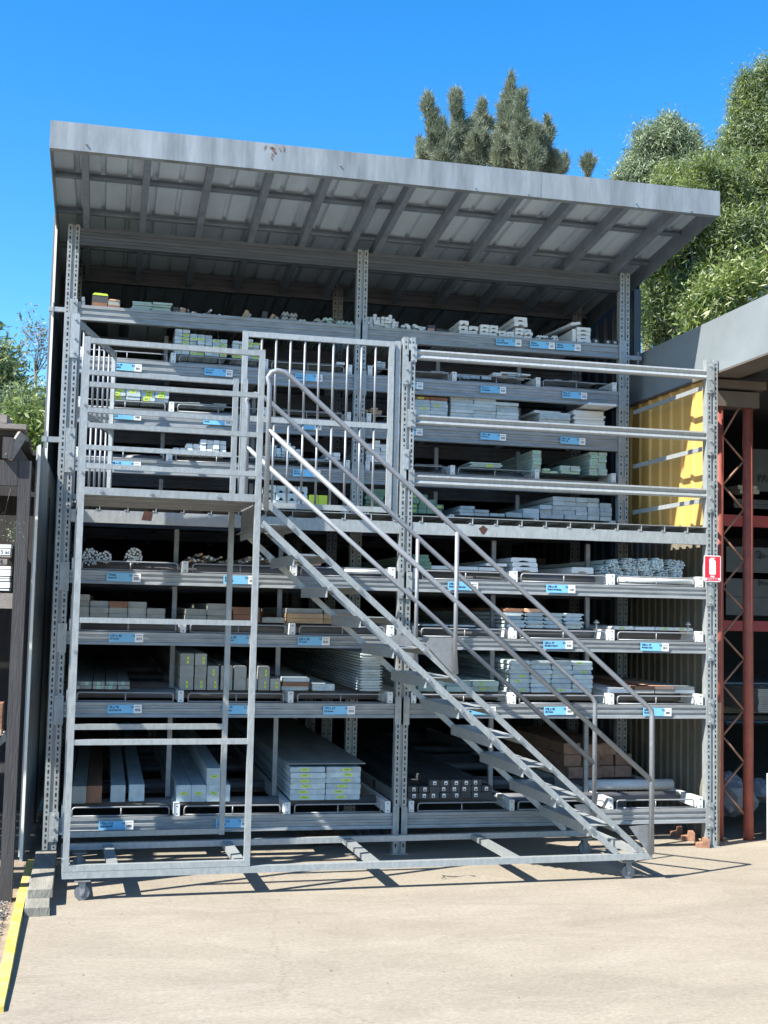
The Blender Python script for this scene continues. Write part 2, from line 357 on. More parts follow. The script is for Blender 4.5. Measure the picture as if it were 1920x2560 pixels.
for k in (2,3,4):
    z=UB[k][0]; top=UB[k-1][0]-UB[k-1][1]
    for j,(a,b_) in enumerate(((RX[0],RX[1]),(RX[1],RX[2]))):
        add_cells(rack2,a,b_,YR,z,divz=top,stops=(0,1) if (k==4 and j==1) else (0,1,2))
add_cells(rack2,RX[0],RX[1],YR,UB[5][0]-.04,divz=2.72,stops=()); add_cells(rack2,RX[1],RX[2],YR,UB[5][0]-.04,divz=2.72,stops=())
for t in (.3,1.1,2.1,3.4): MB().tube([(RX[0]+.06,YR+t,4.0),(RX[2]-.06,YR+t,4.0)],.03,8).build('cross_bearer',darkst,rack2)
bracket(rack2,-.105,YR,3.985,-1); bracket(rack2,4.645,YR,3.93,1)
# diagonal braces deep inside
MB().bar((2.2,2.4,.3),(2.1,4.4,1.9),.03,.01).build('brace',galvd,rack2); MB().bar((4.5,2.4,.5),(4.5,4.4,2.1),.03,.01).build('brace',galvd,rack2)
# ---------------------------------------------------------------- price labels
def barcode(b,x0,z0,w,h,y):
    x=x0
    while x<x0+w:
        d=random.choice((.0015,.003,.0022)); b.quad((x,y,z0),(x+d,y,z0),(x+d,y,z0+h),(x,y,z0+h),2); x+=d+random.choice((.0015,.0028))
lw,lh=.225,.058
def label_mesh():
    b=MB(); b.box(0,lw*.755,-.0015,0,0,lh,0); b.box(lw*.755,lw,-.0015,0,0,lh,1)
    barcode(b,lw*.80,.014,lw*.15,.018,-.0021); b.quad((lw*.79,-.0021,.043),(lw*.96,-.0021,.043),(lw*.96,-.0021,.046),(lw*.79,-.0021,.046),2)
    return b.mesh('price_label',[blue,white,blackm])
def prl(par,px,py,y,zc,s1,s2,s3='6.0',w=1):
    x=P(px,py,y).x; o=inst(label_mesh(),'price_label',par,(x+random.uniform(-.006,.006),y-.004,zc-lh/2+random.uniform(-.003,.003)),(0,random.uniform(-.018,.018),0))
    text(s1,.021,blackm,o,(.008,-.0025,.036),bold=.0006); text(s2,.0155,blackm,o,(.008,-.0025,.018),bold=.0006); text(s3,.018,blackm,o,(lw*.66,-.0025,.037),bold=.0005)
yf=-.030-.009
for px,py,k,a,c,d in ((269,1429,0,'18mm','Quad H3','5.4'),(559.6,1436,0,'22mm','Quad H3','5.4'),(1119,1452,0,'140 x 30','Timber Weatherbd','5.4'),(1364.7,1461,0,'180 x 38','Timber Retaining','5.2'),
    (272.5,1581,1,'138 x 42','F7 D.A.R','6.0'),(559,1586,1,'185 x 42','F7 D.A.R','6.0'),(744,1588,1,'220 x 42','F7 D.A.R','6.0'),(1359.6,1599,1,'138 x 18','Weather Board','5.4'),(1602,1605,1,'180 x 18','Weather Brd','6.0'),
    (271,1760.6,2,'90 x 90','GL8 Post H3','6.0'),(553.5,1761,2,'88 x 88','GL8 Post','7.2'),(809.5,1760,2,'188 x 18','H3 Fascia','6.0'),(1165,1775,2,'140 x 18','Fascia','6.0'),(1361,1764,2,'185 x 35','H3 Fascia','6.0'),(1606,1766,2,'235 x 32','Fascia','7.2'),
    (247,2046,3,'112 x 112','GL8 Post H3','6.0'),(540,2042,3,'115 x 115','GL8 Post','7.2')):
    z,h=FB[k]; prl(rack,px,py,yf,z-h*.46,a,c,d)
yu=YR-.030-.009
for px,py,k,a,c,d in ((1241,855,1,'67 x 30','Colonial Mould','5.4'),(1325,861,1,'40mm','Scribed H3','5.4'),(1388,866,1,'30mm','Scotia H3','5.4'),
    (282,900,2,'90 x 18','MOULD','5.4'),(513,918,2,'66 x 18','MOULD','5.4'),(737,934,2,'66 x 18','MOULD','5.4'),(990,955,2,'42 x 18','PINE','5.4'),(1201,965,2,'88 x 11','H3 Colonial','5.4'),(1407,979,2,'90 x 19','H3 D.A.R','5.4'),
    (279,1040,3,'66 x 18','D.A.R','6.0'),(510,1053,3,'90 x 18','D.A.R','6.0'),(736,1059,3,'42 x 19','MOULD','5.4'),(990,1071,3,'90 x 30','D.A.R','5.4'),(1201,1080,3,'180 x 30','H3 D.A.R','5.4'),(1402,1092,3,'240 x 32','H3 D.A.R','5.4'),
    (278,1147,4,'42 x 18','D.A.R','6.0'),(733,1172,4,'42 x 18','MOULD','5.4'),(990,1187,4,'18 x 18','MOULD','5.4'),(1201,1200,4,'90 x 42','F7 D.A.R','5.4')):
    z,h=UB[k]; prl(rack2,px,py,yu,z-h*.45,a,c,d)
# ---------------------------------------------------------------- timber
cache={}
def prof_poly(kind,w,h):
    a=w/2
    if kind=='box': c=min(.004,h*.12,w*.12); return [(-a+c,0),(a-c,0),(a,c),(a,h-c),(a-c,h),(-a+c,h),(-a,h-c),(-a,c)]
    if kind=='arch': return [(-a,0),(-a*.45,0),(-a*.3,h*.28),(0,h*.4),(a*.3,h*.28),(a*.45,0),(a,0),(a,h*.75),(a*.9,h),(-a*.9,h),(-a,h*.75)]
    if kind=='fascia': return [(-a+.006,0),(a-.006,0),(a,.006),(a,h*.45),(a-.004,h-.003),(a-.012,h),(-a+.01,h),(-a,h-.006),(-a,.006)]
    if kind=='weather': return [(-a,h*.1),(-a+.012,h*.1),(-a+.014,0),(a-.018,0),(a-.018,h*.42),(a,h*.45),(a,h*.72),(a-.01,h*.95),(-a+.02,h),(-a+.015,h*.8),(-a,h*.75)]
    if kind=='wave': return [(-a,0),(-a*.5,h*.3),(-a*.2,0),(a*.2,.0),(a*.5,h*.35),(a,0),(a*.95,h*.5),(a*.55,h),(a*.1,h*.6),(-a*.3,h*.95),(-a*.8,h*.6)]
    if kind=='round': return [(a*math.cos(t*math.pi/5),h/2+h/2*math.sin(t*math.pi/5)) for t in range(10)]
def board_mesh(w,h,L,mat,kind='box'):
    k=(round(w,3),round(h,3),L,mat.name,kind)
    if k not in cache:
        b=MB(); b.prism(prof_poly(kind,w,h),'y',0,L); me=b.mesh('board',mat); cache[k]=me
    return cache[k]
tagc={}
def addtag(o,w,h,mat,tw=None,th=None,dx=0,dz=.5,rot=0):
    tw=tw or w*.5; th=th or h*.6; k=(round(tw,3),round(th,3),mat.name)
    if k not in tagc:
        b=MB(); b.box(-tw/2,tw/2,-.0015,0,-th/2,th/2)
        if mat is not white: b.box(-tw*.28,tw*.28,-.0021,-.0016,-th*.12,th*.16,1)
        else: b.box(-tw*.3,tw*.3,-.0021,-.0016,-th*.35,-th*.0,1)
        tagc[k]=b.mesh('sale_tag',[mat,blackm if mat is white else greent])
    return inst(tagc[k],'sale_tag',o,(dx,-.0005,h*dz),(0,rot,0))
def board(name,label,cat,group,x,y,z,w,h,L,mat,kind='box',rz=0,ry=0):
    o=bpy.data.objects.new(name,board_mesh(w,h,L,mat,kind)); COL.objects.link(o); o.location=(x,y,z); o.rotation_euler=(0,ry,rz)
    return tag(o,label,cat,group)
def pile(name,label,y,base,px0,px1,pyt,pyb,rows,L=4.2,mat=primed,kind='box',tg=None,tp=0,h=None,special=None,jx=.003,jy=.03,cat='timber',lean=0,tw=None,th=None,skip=()):
    xa=P(px0,(pyt+pyb)/2,y).x; xb=P(px1,(pyt+pyb)/2,y).x; n=len(rows); w=(xb-xa)/n
    if h is None: h=(P((px0+px1)/2,pyt,y).z-base)/max(rows)
    group=label if True else None
    grp=(label.split(' in ')[0].split(' on ')[0])+'s: '+label
    special=special or {}
    for c,rr in enumerate(rows):
        for r in range(rr):
            if (c,r) in skip: continue
            mt,lb,nm=mat,label,name
            if (c,r) in special: mt,lb=special[(c,r)][:2]
            o=board(nm,lb,cat,grp if lb is label else None,xa+w*(c+.5)+random.uniform(-jx,jx)+lean*r,y+random.uniform(0,jy)+(.0 if kind!='box' else 0),base+r*h+.0005,w-.004,h-.0018,L,mt,kind,rz=random.uniform(-.0015,.0015))
            if tg and random.random()<tp: addtag(o,w,h,tg,tw=tw,th=th,dx=random.uniform(-.15,.15)*w,dz=.5)
A,B,C,D=[z+.08 for z,h in FB]; yl=.06
# --- shelf D (bottom)
for i,(p0,p1,mt,lb) in enumerate(((179,215,rawg,'pale square post at the left end of the bottom shelf'),(216,254,brownt,'dark brown square post on the bottom shelf'),(276,313,primed,'grey square post right of the brown one on the bottom shelf'),(322,361,primed,'grey square post standing alone nearest the first stop rail end, bottom shelf'))):
    xa=P(p0,2000,yl).x; xb=P(p1,2000,yl).x; board('timber_post',lb,'timber post',None,(xa+xb)/2,yl+.02*i,D,xb-xa,.112,4.5,mt,rz=0)
n=0
for (p0,p1,r) in ((440,478,0),(478,515,0),(515,553,0),(515,553,1),(556,575,0)):
    xa=P(p0,2000,yl).x; xb=P(p1,2000,yl).x; lb=['square grey post with lime tag, left of the trio on the bottom shelf','square grey post with lime tag, middle of the trio on the bottom shelf','square grey post with lime tag, right of the trio on the bottom shelf','square grey post lying on top of the trio on the bottom shelf','narrow grey post right of the trio on the bottom shelf'][n]
    o=board('timber_post',lb,'timber post',None,(xa+xb)/2,yl+.01,D+r*.113,xb-xa-.002,.112,4.6,primed)
    if n<4: addtag(o,.1,.112,lime,.05,.018,dx=.0,dz=.5,rot=(-.1,.2,.4,0)[n]); 
    n+=1
pile('timber_sheet','flat grey panel with lime tag in the two-column stack on the bottom shelf',yl,D,726,902,1918,2010,[6,6],4.6,primed,tg=lime,tp=1,tw=.06,th=.018,jy=.02)
o=board('cover_sheet','thin grey sheet lying over the two-column panel stack','sheet',None,P(820,1912,yl).x,yl+.05,P(820,1913,yl).z,.56,.006,4.4,rawg)
pile('timber_board','charcoal board with white tag in the low stack on the right of the bottom shelf',yl,D,1020,1232,1950,2005,[2,2,3,3,3,3,3,2],4.5,charc,tg=white,tp=.85,tw=.024,th=.026,jy=.02)
pile('timber_sleeper','reddish brown sleeper in the three-row stack at the right end of the bottom shelf',1.0,D+.0,1420,1592,1861,1962,[3,3,3,2],1.5,sleeper,jx=.016,jy=.12,special={})
b=MB(); b.tube([(3.95,.45,D+.03),(4.66,.45,D+.03)],.04,12); tag(b.build('roller_tube',primw,loc=(4.3,.45,D)),'thick pale tube lying across the right end of the bottom shelf','tube')
# --- shelf C
pile('timber_board','grey board with pale green tag in the low row left on the third shelf down',yl,C,168,324,1704,1735,[2,2,2,2,2],4.3,rawg,tg=mint,tp=.5,tw=.02,th=.02)
P90=[(449,484,3),(486,516,3),(518,547,2),(552,582,2),(585,616,2),(617,645,1),(646,675,2),(676,702,1)]
for c,(p0,p1,rr) in enumerate(P90):
    xa=P(p0,1700,yl).x; xb=P(p1,1700,yl).x
    for r in range(rr):
        o=board('timber_post','square grey post with lime tag in the post stack on the third shelf down','timber post','square posts stacked on the third shelf down',(xa+xb)/2,yl+random.uniform(0,.03),C+r*.083,xb-xa-.003,.082,4.4,rawg,rz=random.uniform(-.002,.002))
        if random.random()<.85: addtag(o,.085,.082,lime,.014,.045,dx=random.uniform(0,.02),dz=.45)
pile('timber_board','thin grey board in the left pair below the weatherboard stack',yl,C,706,774,1694,1726,[3],4.4,primed,special={(0,1):(brownt,'thin brown board between two grey boards beside the weatherboard stack')})
pile('timber_board','thin grey board lying alone left of the tall weatherboard stack',yl,C,781,838,1710,1726,[1],4.4,primed)
pile('weatherboard','grey weatherboard in the tall narrow stack left of the middle upright',yl,C,901,958,1632,1732,[14],4.4,primed,kind='weather',jy=.02)
pile('timber_board','pale board with lime tag in the long low row right of the middle upright',yl,C,1048,1250,1702,1732,[2,2,2],4.4,primg,tg=lime,tp=.6,tw=.04,th=.012,jy=.06)
pile('timber_lath','white narrow slat in the small heap beside the middle upright',yl,C,1030,1042,1696,1732,[4],3.5,primw)
pile('fascia_board','pale fascia board in the four-column stack on the third shelf down',yl,C,1276,1484,1652,1732,[7,7,7,7],4.4,primed,kind='fascia',tg=lime,tp=.22,tw=.04,th=.014,jx=.006,jy=.04)
pile('timber_board','rounded board in the short row at the right end of the third shelf down',yl,C,1586,1740,1716,1745,[2,2,2],4.3,rawg,kind='box',special={(1,1):(salmon,'salmon pink board on top of the row at the right end of the third shelf'),(0,1):(brownt,'brown board on top beside the salmon pink board'),(2,0):(primw,'white board at the bottom right of the end row')})
pile('timber_board','long white board lying under the stop rail at the right end of the third shelf',yl,C-.0,1520,1580,1722,1738,[1],4.3,primw)
# --- shelf B
for c,(p0,p1,rr) in enumerate(((175,223,4),(224,271.5,3),(271.8,319,3),(319.3,367,3),(367.3,413.5,2))):
    xa=P(p0,1530,yl).x; xb=P(p1,1530,yl).x
    for r in range(rr):
        mt,lb=rawg,'grey planed board in the stepped five-column stack on the second shelf down'
        if (c,r)==(2,2): mt,lb=brownt,'reddish brown board on top of the stepped five-column stack'
        o=board('timber_board',lb,'timber','boards in the stepped stack on the second shelf' if mt is rawg else None,(xa+xb)/2,yl+random.uniform(0,.03),B+r*.042,xb-xa-.003,.041,4.3,mt)
pile('timber_board','wide grey board in the low stack behind the stair platform post',yl,B,463,572,1508,1560,[3,3],4.3,rawg,skip=((0,2),))
pile('timber_board','brown board right of the platform post on the second shelf',yl,B,582,650,1518,1560,[2],4.3,brownt)
pile('timber_board','wide grey board left of the tan stack on the second shelf',yl,B,655,714,1544,1562,[1],4.3,rawg)
pile('timber_board','wide tan board in the stack behind the upper stair treads',yl,B,718,900,1522,1562,[3,3],4.3,tant,special={(1,2):(rawg,'grey board on top of the tan stack behind the stair treads'),(0,2):(rawg,'grey board on the left top of the tan stack behind the stairs')})
pile('weatherboard','weatherboard in the wide dark-edged stack on the second shelf down',yl,B,1267,1462,1522,1572,[5,5,4,4],4.3,primed,kind='weather',jx=.008,jy=.05,special={(0,4):(brownt,'brown weatherboard on top of the weatherboard stack'),(1,4):(salmon,'salmon weatherboard on top of the weatherboard stack')})
pile('weatherboard','white weatherboard in the single row at the right end of the second shelf',yl,B,1537,1738,1568,1586,[1,1,1,1],4.3,primw,kind='fascia',tg=lime,tp=.8,tw=.045,th=.01)
pile('timber_board','thin grey board left in the second bay of the second shelf',yl,B,1056,1190,1562,1577,[1,1],4.3,primed)
# --- shelf A
def rods(label,cx,cy,rpx,y,base_z=None,rr=.0085,L=3.2,mat=primed,squash=1):
    c=P(cx,cy,y); R=rpx*(y+CD)/F*.92; b=MB()
    pts=[];tries=0
    while tries<3000 and len(pts)<60:
        a=random.uniform(0,6.283); q=R*math.sqrt(random.random())-rr*.4; p=(q*math.cos(a),q*math.sin(a)*squash); tries+=1
        if all((p[0]-s[0])**2+(p[1]-s[1])**2>(1.8*rr)**2 for s in pts): pts.append(p)
    for p in pts:
        d=random.uniform(0,.03); q=rr*random.uniform(.8,1.15); b.tube([(p[0],d,p[1]),(p[0],L,p[1])],q,6)
    b.tube([(0,.05,0),(0,L,0)],R*.80,10,m=1)  # dark core stands in for shade in the gaps between rods
    o=b.build('rod_bundle',[mat,charc]); o.location=(c.x,y+.02,c.z); tag(o,label,'timber bundle')
    MB().tube([(0,.12,0),(0,.135,0)],R*1.04,14).build('strap',charc,o)
rods('round bundle of white rods at the left end of the top front shelf',226,1391,23,yl,mat=primw)
rods('smaller round bundle of white rods right of the leftmost one',262,1392,17,yl,mat=primw)
rods('tall round bundle of white rods standing apart on the top front shelf',335,1389,22,yl,mat=primw)
n=0
for i in range(46):
    px=random.uniform(466,692); py=1404-random.uniform(0,1)*22*(.6+.4*math.sin(px*.04)); c=P(px,py,yl)
    s=random.uniform(.012,.026)
    o=board('timber_offcut','rough pale moulding length in the untidy heap beside the platform post','timber offcut','moulding lengths in the untidy heap on the top front shelf',c.x,yl+random.uniform(0,.12),max(A,c.z-.01),s,s*.7,2.6,random.choice((rawg,primw,rawg,tant)),random.choice(('round','box')),rz=random.uniform(-.02,.02),ry=random.uniform(-.6,.6))
rows=[(1541,1411,19,0),(1578,1411,19,0)]
k=0
for cx,cy,rp in ((1516,1428,15),(1551,1431,16),(1588,1431,16),(1629,1431,16),(1663,1433,15),(1701,1433,15),(1541,1412,16),(1579,1409,19),(1616,1411,19),(1652,1410,19),(1689,1412,17),(1706,1411,13)):
    side='bottom' if k<6 else 'top'; i=k if k<6 else k-6
    rods('%s grey rod bundle in the %s row at the right end, counted from the left'%(('first','second','third','fourth','fifth','sixth')[i],side),cx,cy,rp,yl+.03,rr=.0075,L=3.4); k+=1
b=MB(); c0=P(860,1428,.02); c1=P(966,1429,.02); b.tube([c0,c1],.018,10); tag(b.build('white_tube',white,loc=tuple(c0)),'white plastic tube lying along the shelf just left of the middle upright','tube')
b=MB(); c0=P(1545,1450,.05); c1=P(1735,1455,.05); b.tube([c0,c1],.02,10); tag(b.build('white_tube',primw,loc=tuple(c0)),'long white tube behind the stop rail under the rod bundles','tube')
pile('timber_board','white sawn board behind the upper treads on the top front shelf',yl,A,741,790,1384,1410,[2],4.2,primw)
pile('timber_board','salmon board end below the white boards behind the treads',yl,A,774,804,1406,1416,[1],4.2,salmon)
pile('timber_board','green-grey board in the small stack right of the middle upright, top front shelf',yl,A,1036,1078,1386,1430,[4],4.2,greent,jx=.012)
pile('timber_board','flat white board in the low row on the top front shelf',yl,A,1072,1262,1416,1434,[1,1,1],4.2,primw)
pile('timber_board','white board on top of the low row on the top front shelf',yl,A+.035,1215,1268,1408,1424,[1],4.2,primw)
pile('moulded_board','white moulded board in the three-high stack on the top front shelf',yl,A,1282,1346,1394,1432,[3],4.2,primw,kind='arch',jx=.01)
pile('moulded_board','white moulded board lying alone left of the rod bundles',yl,A,1430,1486,1418,1440,[1],4.2,primw,kind='arch')
for px,py in ((1491,1558),(1720,1563)):
    c=P(px,py,.05); b=MB(); b.tube([(0,0,-.06),(0,0,.0)],.008,8); b.tube([(0,0,0),(0,0,.012)],.022,10); b.tube([(0,0,.012),(0,0,.024)],.012,8)
    o=b.build('levelling_screw',galv); o.location=c; tag(o,'small mushroom-shaped steel knob '+('between the right-hand stop rails' if px<1600 else 'nearest the right upright'),'knob')
# --- upper shelves (front faces on y=1.25)
y2=1.30; U1=4.032; U2,U3,U4=[UB[k][0]+.08 for k in (2,3,4)]; U5=UB[5][0]+.04
b2=lambda px,py: P(px,py,y2)
pile('timber_offcut','small white square offcut at the left end of the highest shelf',y2,U1,195,213,741,757,[1,2],2.0,primw,cat='timber offcut')
for (p0,p1,t,mt,mt2,lb) in ((229,270,731,charc,lime,'dark wrapped bundle with bright yellow top on the highest shelf'),(270,300,747,rawg,salmon,'wrapped bundle with orange top beside the yellow-topped one')):
    a=P(p0,760,y2).x; c=P(p1,760,y2).x; zt=P(p0,t,y2).z; o=thing('wrapped_bundle',lb,'bundle',None,((a+c)/2,y2,U1)); w=(c-a)/2
    b=MB(); b.prism([(-w,0),(w,0),(w*1.0,(zt-U1)*.82),(-w*.95,(zt-U1)*.84)],'y',0,1.6); b.build('wrapping',mt,o)
    b=MB(); b.prism([(-w*.95,(zt-U1)*.842),(w,(zt-U1)*.822),(w*.85,(zt-U1)*.97),(-w*.7,(zt-U1))],'y',-.003,1.6); b.build('bright_cover',mt2,o)
    b=MB(); b.box(-w*.9,w*.9,-.004,-.0005,.004,(zt-U1)*.3); b.build('brown_patch',brownt,o)
pile('timber_board','pale strapped board in the flat two-column stack on the highest shelf',y2,U1,328,428,754,790,[4,4],3.5,primg,jx=.008,lean=.003)
for i in range(34):
    px=random.uniform(432,560); py=790-random.random()**1.5*26+(px-500)*.03; c=b2(px,py); s=random.uniform(.012,.024)
    board('timber_offcut','short dowel end scattered on the highest shelf left of the slats','timber offcut','dowel ends scattered on the highest shelf',c.x,y2+random.uniform(0,.2),max(U1,c.z-.02),s,s,1.2,random.choice((primw,rawg,tant)),'round',rz=random.uniform(-.2,.2))
for i,(px,py,w,h,ry,mt) in enumerate(((440,782,.05,.05,0,charc),(455,780,.045,.05,.2,tant),(608,792,.03,.075,.5,tant),(618,797,.03,.05,.55,rawg),(662,801,.04,.07,.05,charc),(678,803,.035,.055,.5,tant),(690,804,.04,.035,.1,rawg))):
    c=b2(px,py); board('timber_offcut','%s on the highest shelf'%('upright dark offcut beside the strapped stack','tan offcut touching the upright dark one','steeply leaning tan lath left of the yellowish one','leaning grey lath beside the steep tan one','tall dark offcut past the leaning laths','tan leaning wedge past the tall dark offcut','low flat grey offcut before the wavy mouldings')[i],'timber offcut',None,c.x,y2+.02,U1,w,h,1.5,mt,ry=ry)
for i,(px,w,h,n,mt) in enumerate(((712,.06,.05,2,rawg),(732,.07,.045,2,rawg),(755,.07,.03,1,primg),(800,.12,.05,1,rawg),(818,.09,.035,2,primg),(852,.08,.05,1,primg),(872,.08,.045,1,primg))):
    for r in range(n):
        c=b2(px,800); board('moulding','wavy moulding length in heap %s from the left on the highest shelf'%('one','two','three','four','five','six','seven')[i],'timber',None if n==1 else 'moulding heap %d on the highest shelf'%i,c.x+r*.004,y2+.01*r,U1+r*h*.8,w,h*.85,2.6,mt,'wave',ry=(.0 if i!=3 else .15))
pile('square_rod','white square rod in the tall grid-like pile right of the middle post, highest shelf',y2,U1,916,1000,784,826,[4,4,5,4,4,4,5,4,3],2.8,primw,jy=.05,jx=.003)
pile('square_rod','white square rod in the low ragged pile next to the tall grid-like one',y2,U1,1006,1068,806,832,[2,3,1,3,2,2],2.6,primw,jy=.07,jx=.006)
pile('timber_offcut','dark offcut between the white rods and the arched mouldings, highest shelf',y2,U1,1072,1128,812,838,[2,1,1],2.0,charc,jx=.01,cat='timber offcut',special={(0,0):(sleeper,'reddish offcut between the white rods and the arched mouldings')})
pile('arched_moulding','white arched moulding in the two-column stack right of the dark offcuts',y2,U1,1149,1197,802,843,[3,2],3.6,primw,kind='arch')
pile('arched_moulding','white arched moulding in the square three-row block',y2,U1,1200,1246,812,848,[3,3],3.6,primw,kind='arch')
pile('arched_moulding','white arched moulding in the low two-row block',y2,U1,1247,1287,827,851,[2,2],3.6,primw,kind='arch')
pile('arched_moulding','white arched moulding in the block with boards raised on its left',y2,U1,1288,1332,820,853,[3,3],3.6,primw,kind='arch')
pile('arched_moulding','long white moulding on top of the raised block',y2,U1+.107,1286,1320,791,818,[2],4.4,primw,kind='arch')
pile('moulding','curved moulding in the jumbled heap below the right labels, highest shelf',y2,U1,1343,1432,836,862,[2,2,2,1,1],3.0,primw,kind='wave',jx=.012,jy=.1)
pile('arched_moulding','pale arched moulding in the four-high stack at the right of the highest shelf',y2,U1,1442,1478,818,866,[4],4.2,primw,kind='arch')
pile('timber_board','pale narrow board on edge beside the four-high moulding stack',y2,U1,1430,1440,822,864,[1],4.2,primw)
c=b2(1440,818); board('timber_board','long pale board resting askew on top of the four-high moulding stack','timber',None,c.x,y2+.0,U1+.155,.09,.022,4.0,primw,rz=.1,ry=-.18)
for i,px in enumerate((1490,1520,1538)):
    c=b2(px,862); o=board('timber_offcut','%s dark offcut with a white painted end near the right rear upright'%('farthest','middle','closest')[i],'timber offcut',None,c.x,y2,U1,.06,.045,1.8,charc,'fascia'); addtag(o,.06,.045,white,.02,.018)
# U2
for (a,c,t,rows,lb) in ((436,569,826,[7,7,6,6,6,5,5],'pale board with lime tag in the stepped block on the second highest shelf, left bay'),(581,650,846,[6,6,7,6],'pale board with lime tag in the block just behind the gate top')):
    pile('timber_board',lb,y2,U2,a,c,t,898,rows,4.0,primed,tg=lime,tp=.4,tw=.05,th=.014,jx=.002)
pile('timber_board','flat grey board in the low row behind the gate bars, second highest shelf',y2,U2,672,860,906,926,[2,2,1,1],4.0,rawg,jx=.006)
pile('timber_board','white short board leaning near the post behind the gate, second highest shelf',y2,U2,840,862,905,925,[1],3.0,primw)
pile('timber_block','pale block in the little heap beside the middle post, second highest shelf',y2,U2,918,966,902,935,[1,1,3,3],3.0,primed)
pile('timber_lath','thin pale slat in the heap left in the right bay, second highest shelf',y2,U2,1033,1127,928,950,[1,2,1,2,3,3],3.4,primw,jx=.008,jy=.1)
pile('timber_lath','thin pale slat in the flat row under the guard rail, second highest shelf',y2,U2,1137,1232,942,956,[1,1,1,1],3.4,primed,jx=.01,jy=.1)
pile('timber_lath','thin white slat in the wedge-shaped heap, second highest shelf',y2,U2,1234,1326,924,960,[2,3,4,4],4.0,primw,jx=.008,jy=.15)
pile('timber_lath','thin slat in the sparse row at the right end, second highest shelf',y2,U2,1366,1500,952,972,[2,1,2,1,1,2,1],3.0,primed,jx=.01,jy=.1)
# U3
pile('timber_board','grey-blue board with lime tag in the left block of the third upper shelf',y2,U3,279,423,966,1020,[4,4,4,4],4.0,primed,tg=lime,tp=.7,tw=.05,th=.028,jx=.003)
pile('timber_board','flat grey board in the pair of low rows left of the gate, third upper shelf',y2,U3,434,566,1006,1035,[1,2,1,2],4.0,primed,jx=.006)
pile('timber_board','flat grey board behind the gate bars, third upper shelf',y2,U3,672,858,1025,1046,[2,2,1],4.0,rawg)
pile('timber_offcut','tan offcut in the heap beside the middle post, third upper shelf',y2,U3,914,958,1018,1050,[2,3,3,2],2.4,tant,jx=.01,cat='timber offcut')
pile('timber_board','pale board with lime tag in the brown-topped double stack, third upper shelf',y2,U3,1033,1121,991,1052,[6,6],4.0,primed,tg=lime,tp=.35,tw=.05,th=.014,special={(0,5):(brownt,'brown board on the left top of the double stack'),(1,5):(brownt,'brown board on the right top of the double stack')})
pile('timber_board','pale board in the big three-column block, third upper shelf',y2,U3,1127,1298,994,1066,[7,7,6],4.2,primed)
pile('timber_board','pale board in the low stack between the big block and the wide-topped one',y2,U3,1352,1430,1030,1074,[5],4.2,primed,jx=.01)
c=b2(1372,1030); board('timber_board','wide pale board lying across the low stack, third upper shelf','timber',None,c.x,y2+.03,P(1372,1032,y2).z,.24,.02,4.2,primed,rz=.03)
pile('timber_board','pale board in the tall narrow stack at the right of the third upper shelf',y2,U3,1436,1512,1026,1080,[7],4.2,primw,jx=.01)
c=b2(1480,1022); board('timber_board','wide pale board jutting out right across the tall narrow stack','timber',None,c.x+.03,y2-.16,P(1480,1022,y2).z+.004,.25,.02,4.2,primw,rz=-.03)
# U4
pile('timber_block','white block in the two-row heap left of the gate, fourth upper shelf',y2,U4,432,566,1098,1140,[1,1,2,2,3,3,3,3],3.4,primw)
pile('timber_block','pale block in the pyramid behind the gate bars, fourth upper shelf',y2,U4,667,752,1098,1165,[5,4,4,6,5,4,3],3.6,primed,skip=((2,3),))
pile('timber_block','flat block right of the pyramid, fourth upper shelf',y2,U4,756,812,1152,1166,[1,1,1],3.6,primed)
pile('timber_block','white block in the small stack right of the pyramid, fourth upper shelf',y2,U4,816,852,1130,1168,[2,2],3.6,primw)
pile('timber_block','white block in the tall stack beside the middle post, fourth upper shelf',y2,U4,915,970,1100,1176,[5,6,5],3.6,primw)
pile('timber_board','grey flat board behind the stop rail, left in the right bay, fourth upper shelf',y2,U4,1040,1105,1162,1186,[2,2],3.8,rawg)
pile('timber_board','pale board with lime tag in the wedge of three, fourth upper shelf',y2,U4,1176,1254,1156,1196,[3],4.0,primg,jx=.02,tg=lime,tp=.5,tw=.05,th=.012)
pile('green_tagged_board','pale green board in the single tall stack, fourth upper shelf',y2,U4-.02,1331,1354,1125,1190,[6],4.2,primg,tg=mint,tp=.6,tw=.04,th=.018)
pile('green_tagged_board','pale green board in the two small steps right of the single stack',y2,U4-.02,1357,1398,1172,1194,[2,1],4.2,primg,tg=mint,tp=.6,tw=.04,th=.018)
pile('green_tagged_board','pale green board in the low double stack, fourth upper shelf',y2,U4-.02,1402,1452,1164,1194,[3,3],4.2,primg,tg=mint,tp=.6,tw=.04,th=.018)
pile('green_tagged_board','pale green board in the tall double stack at the right, fourth upper shelf',y2,U4-.02,1476,1519,1130,1196,[7,7],4.2,primg,tg=mint,tp=.6,tw=.04,th=.018)
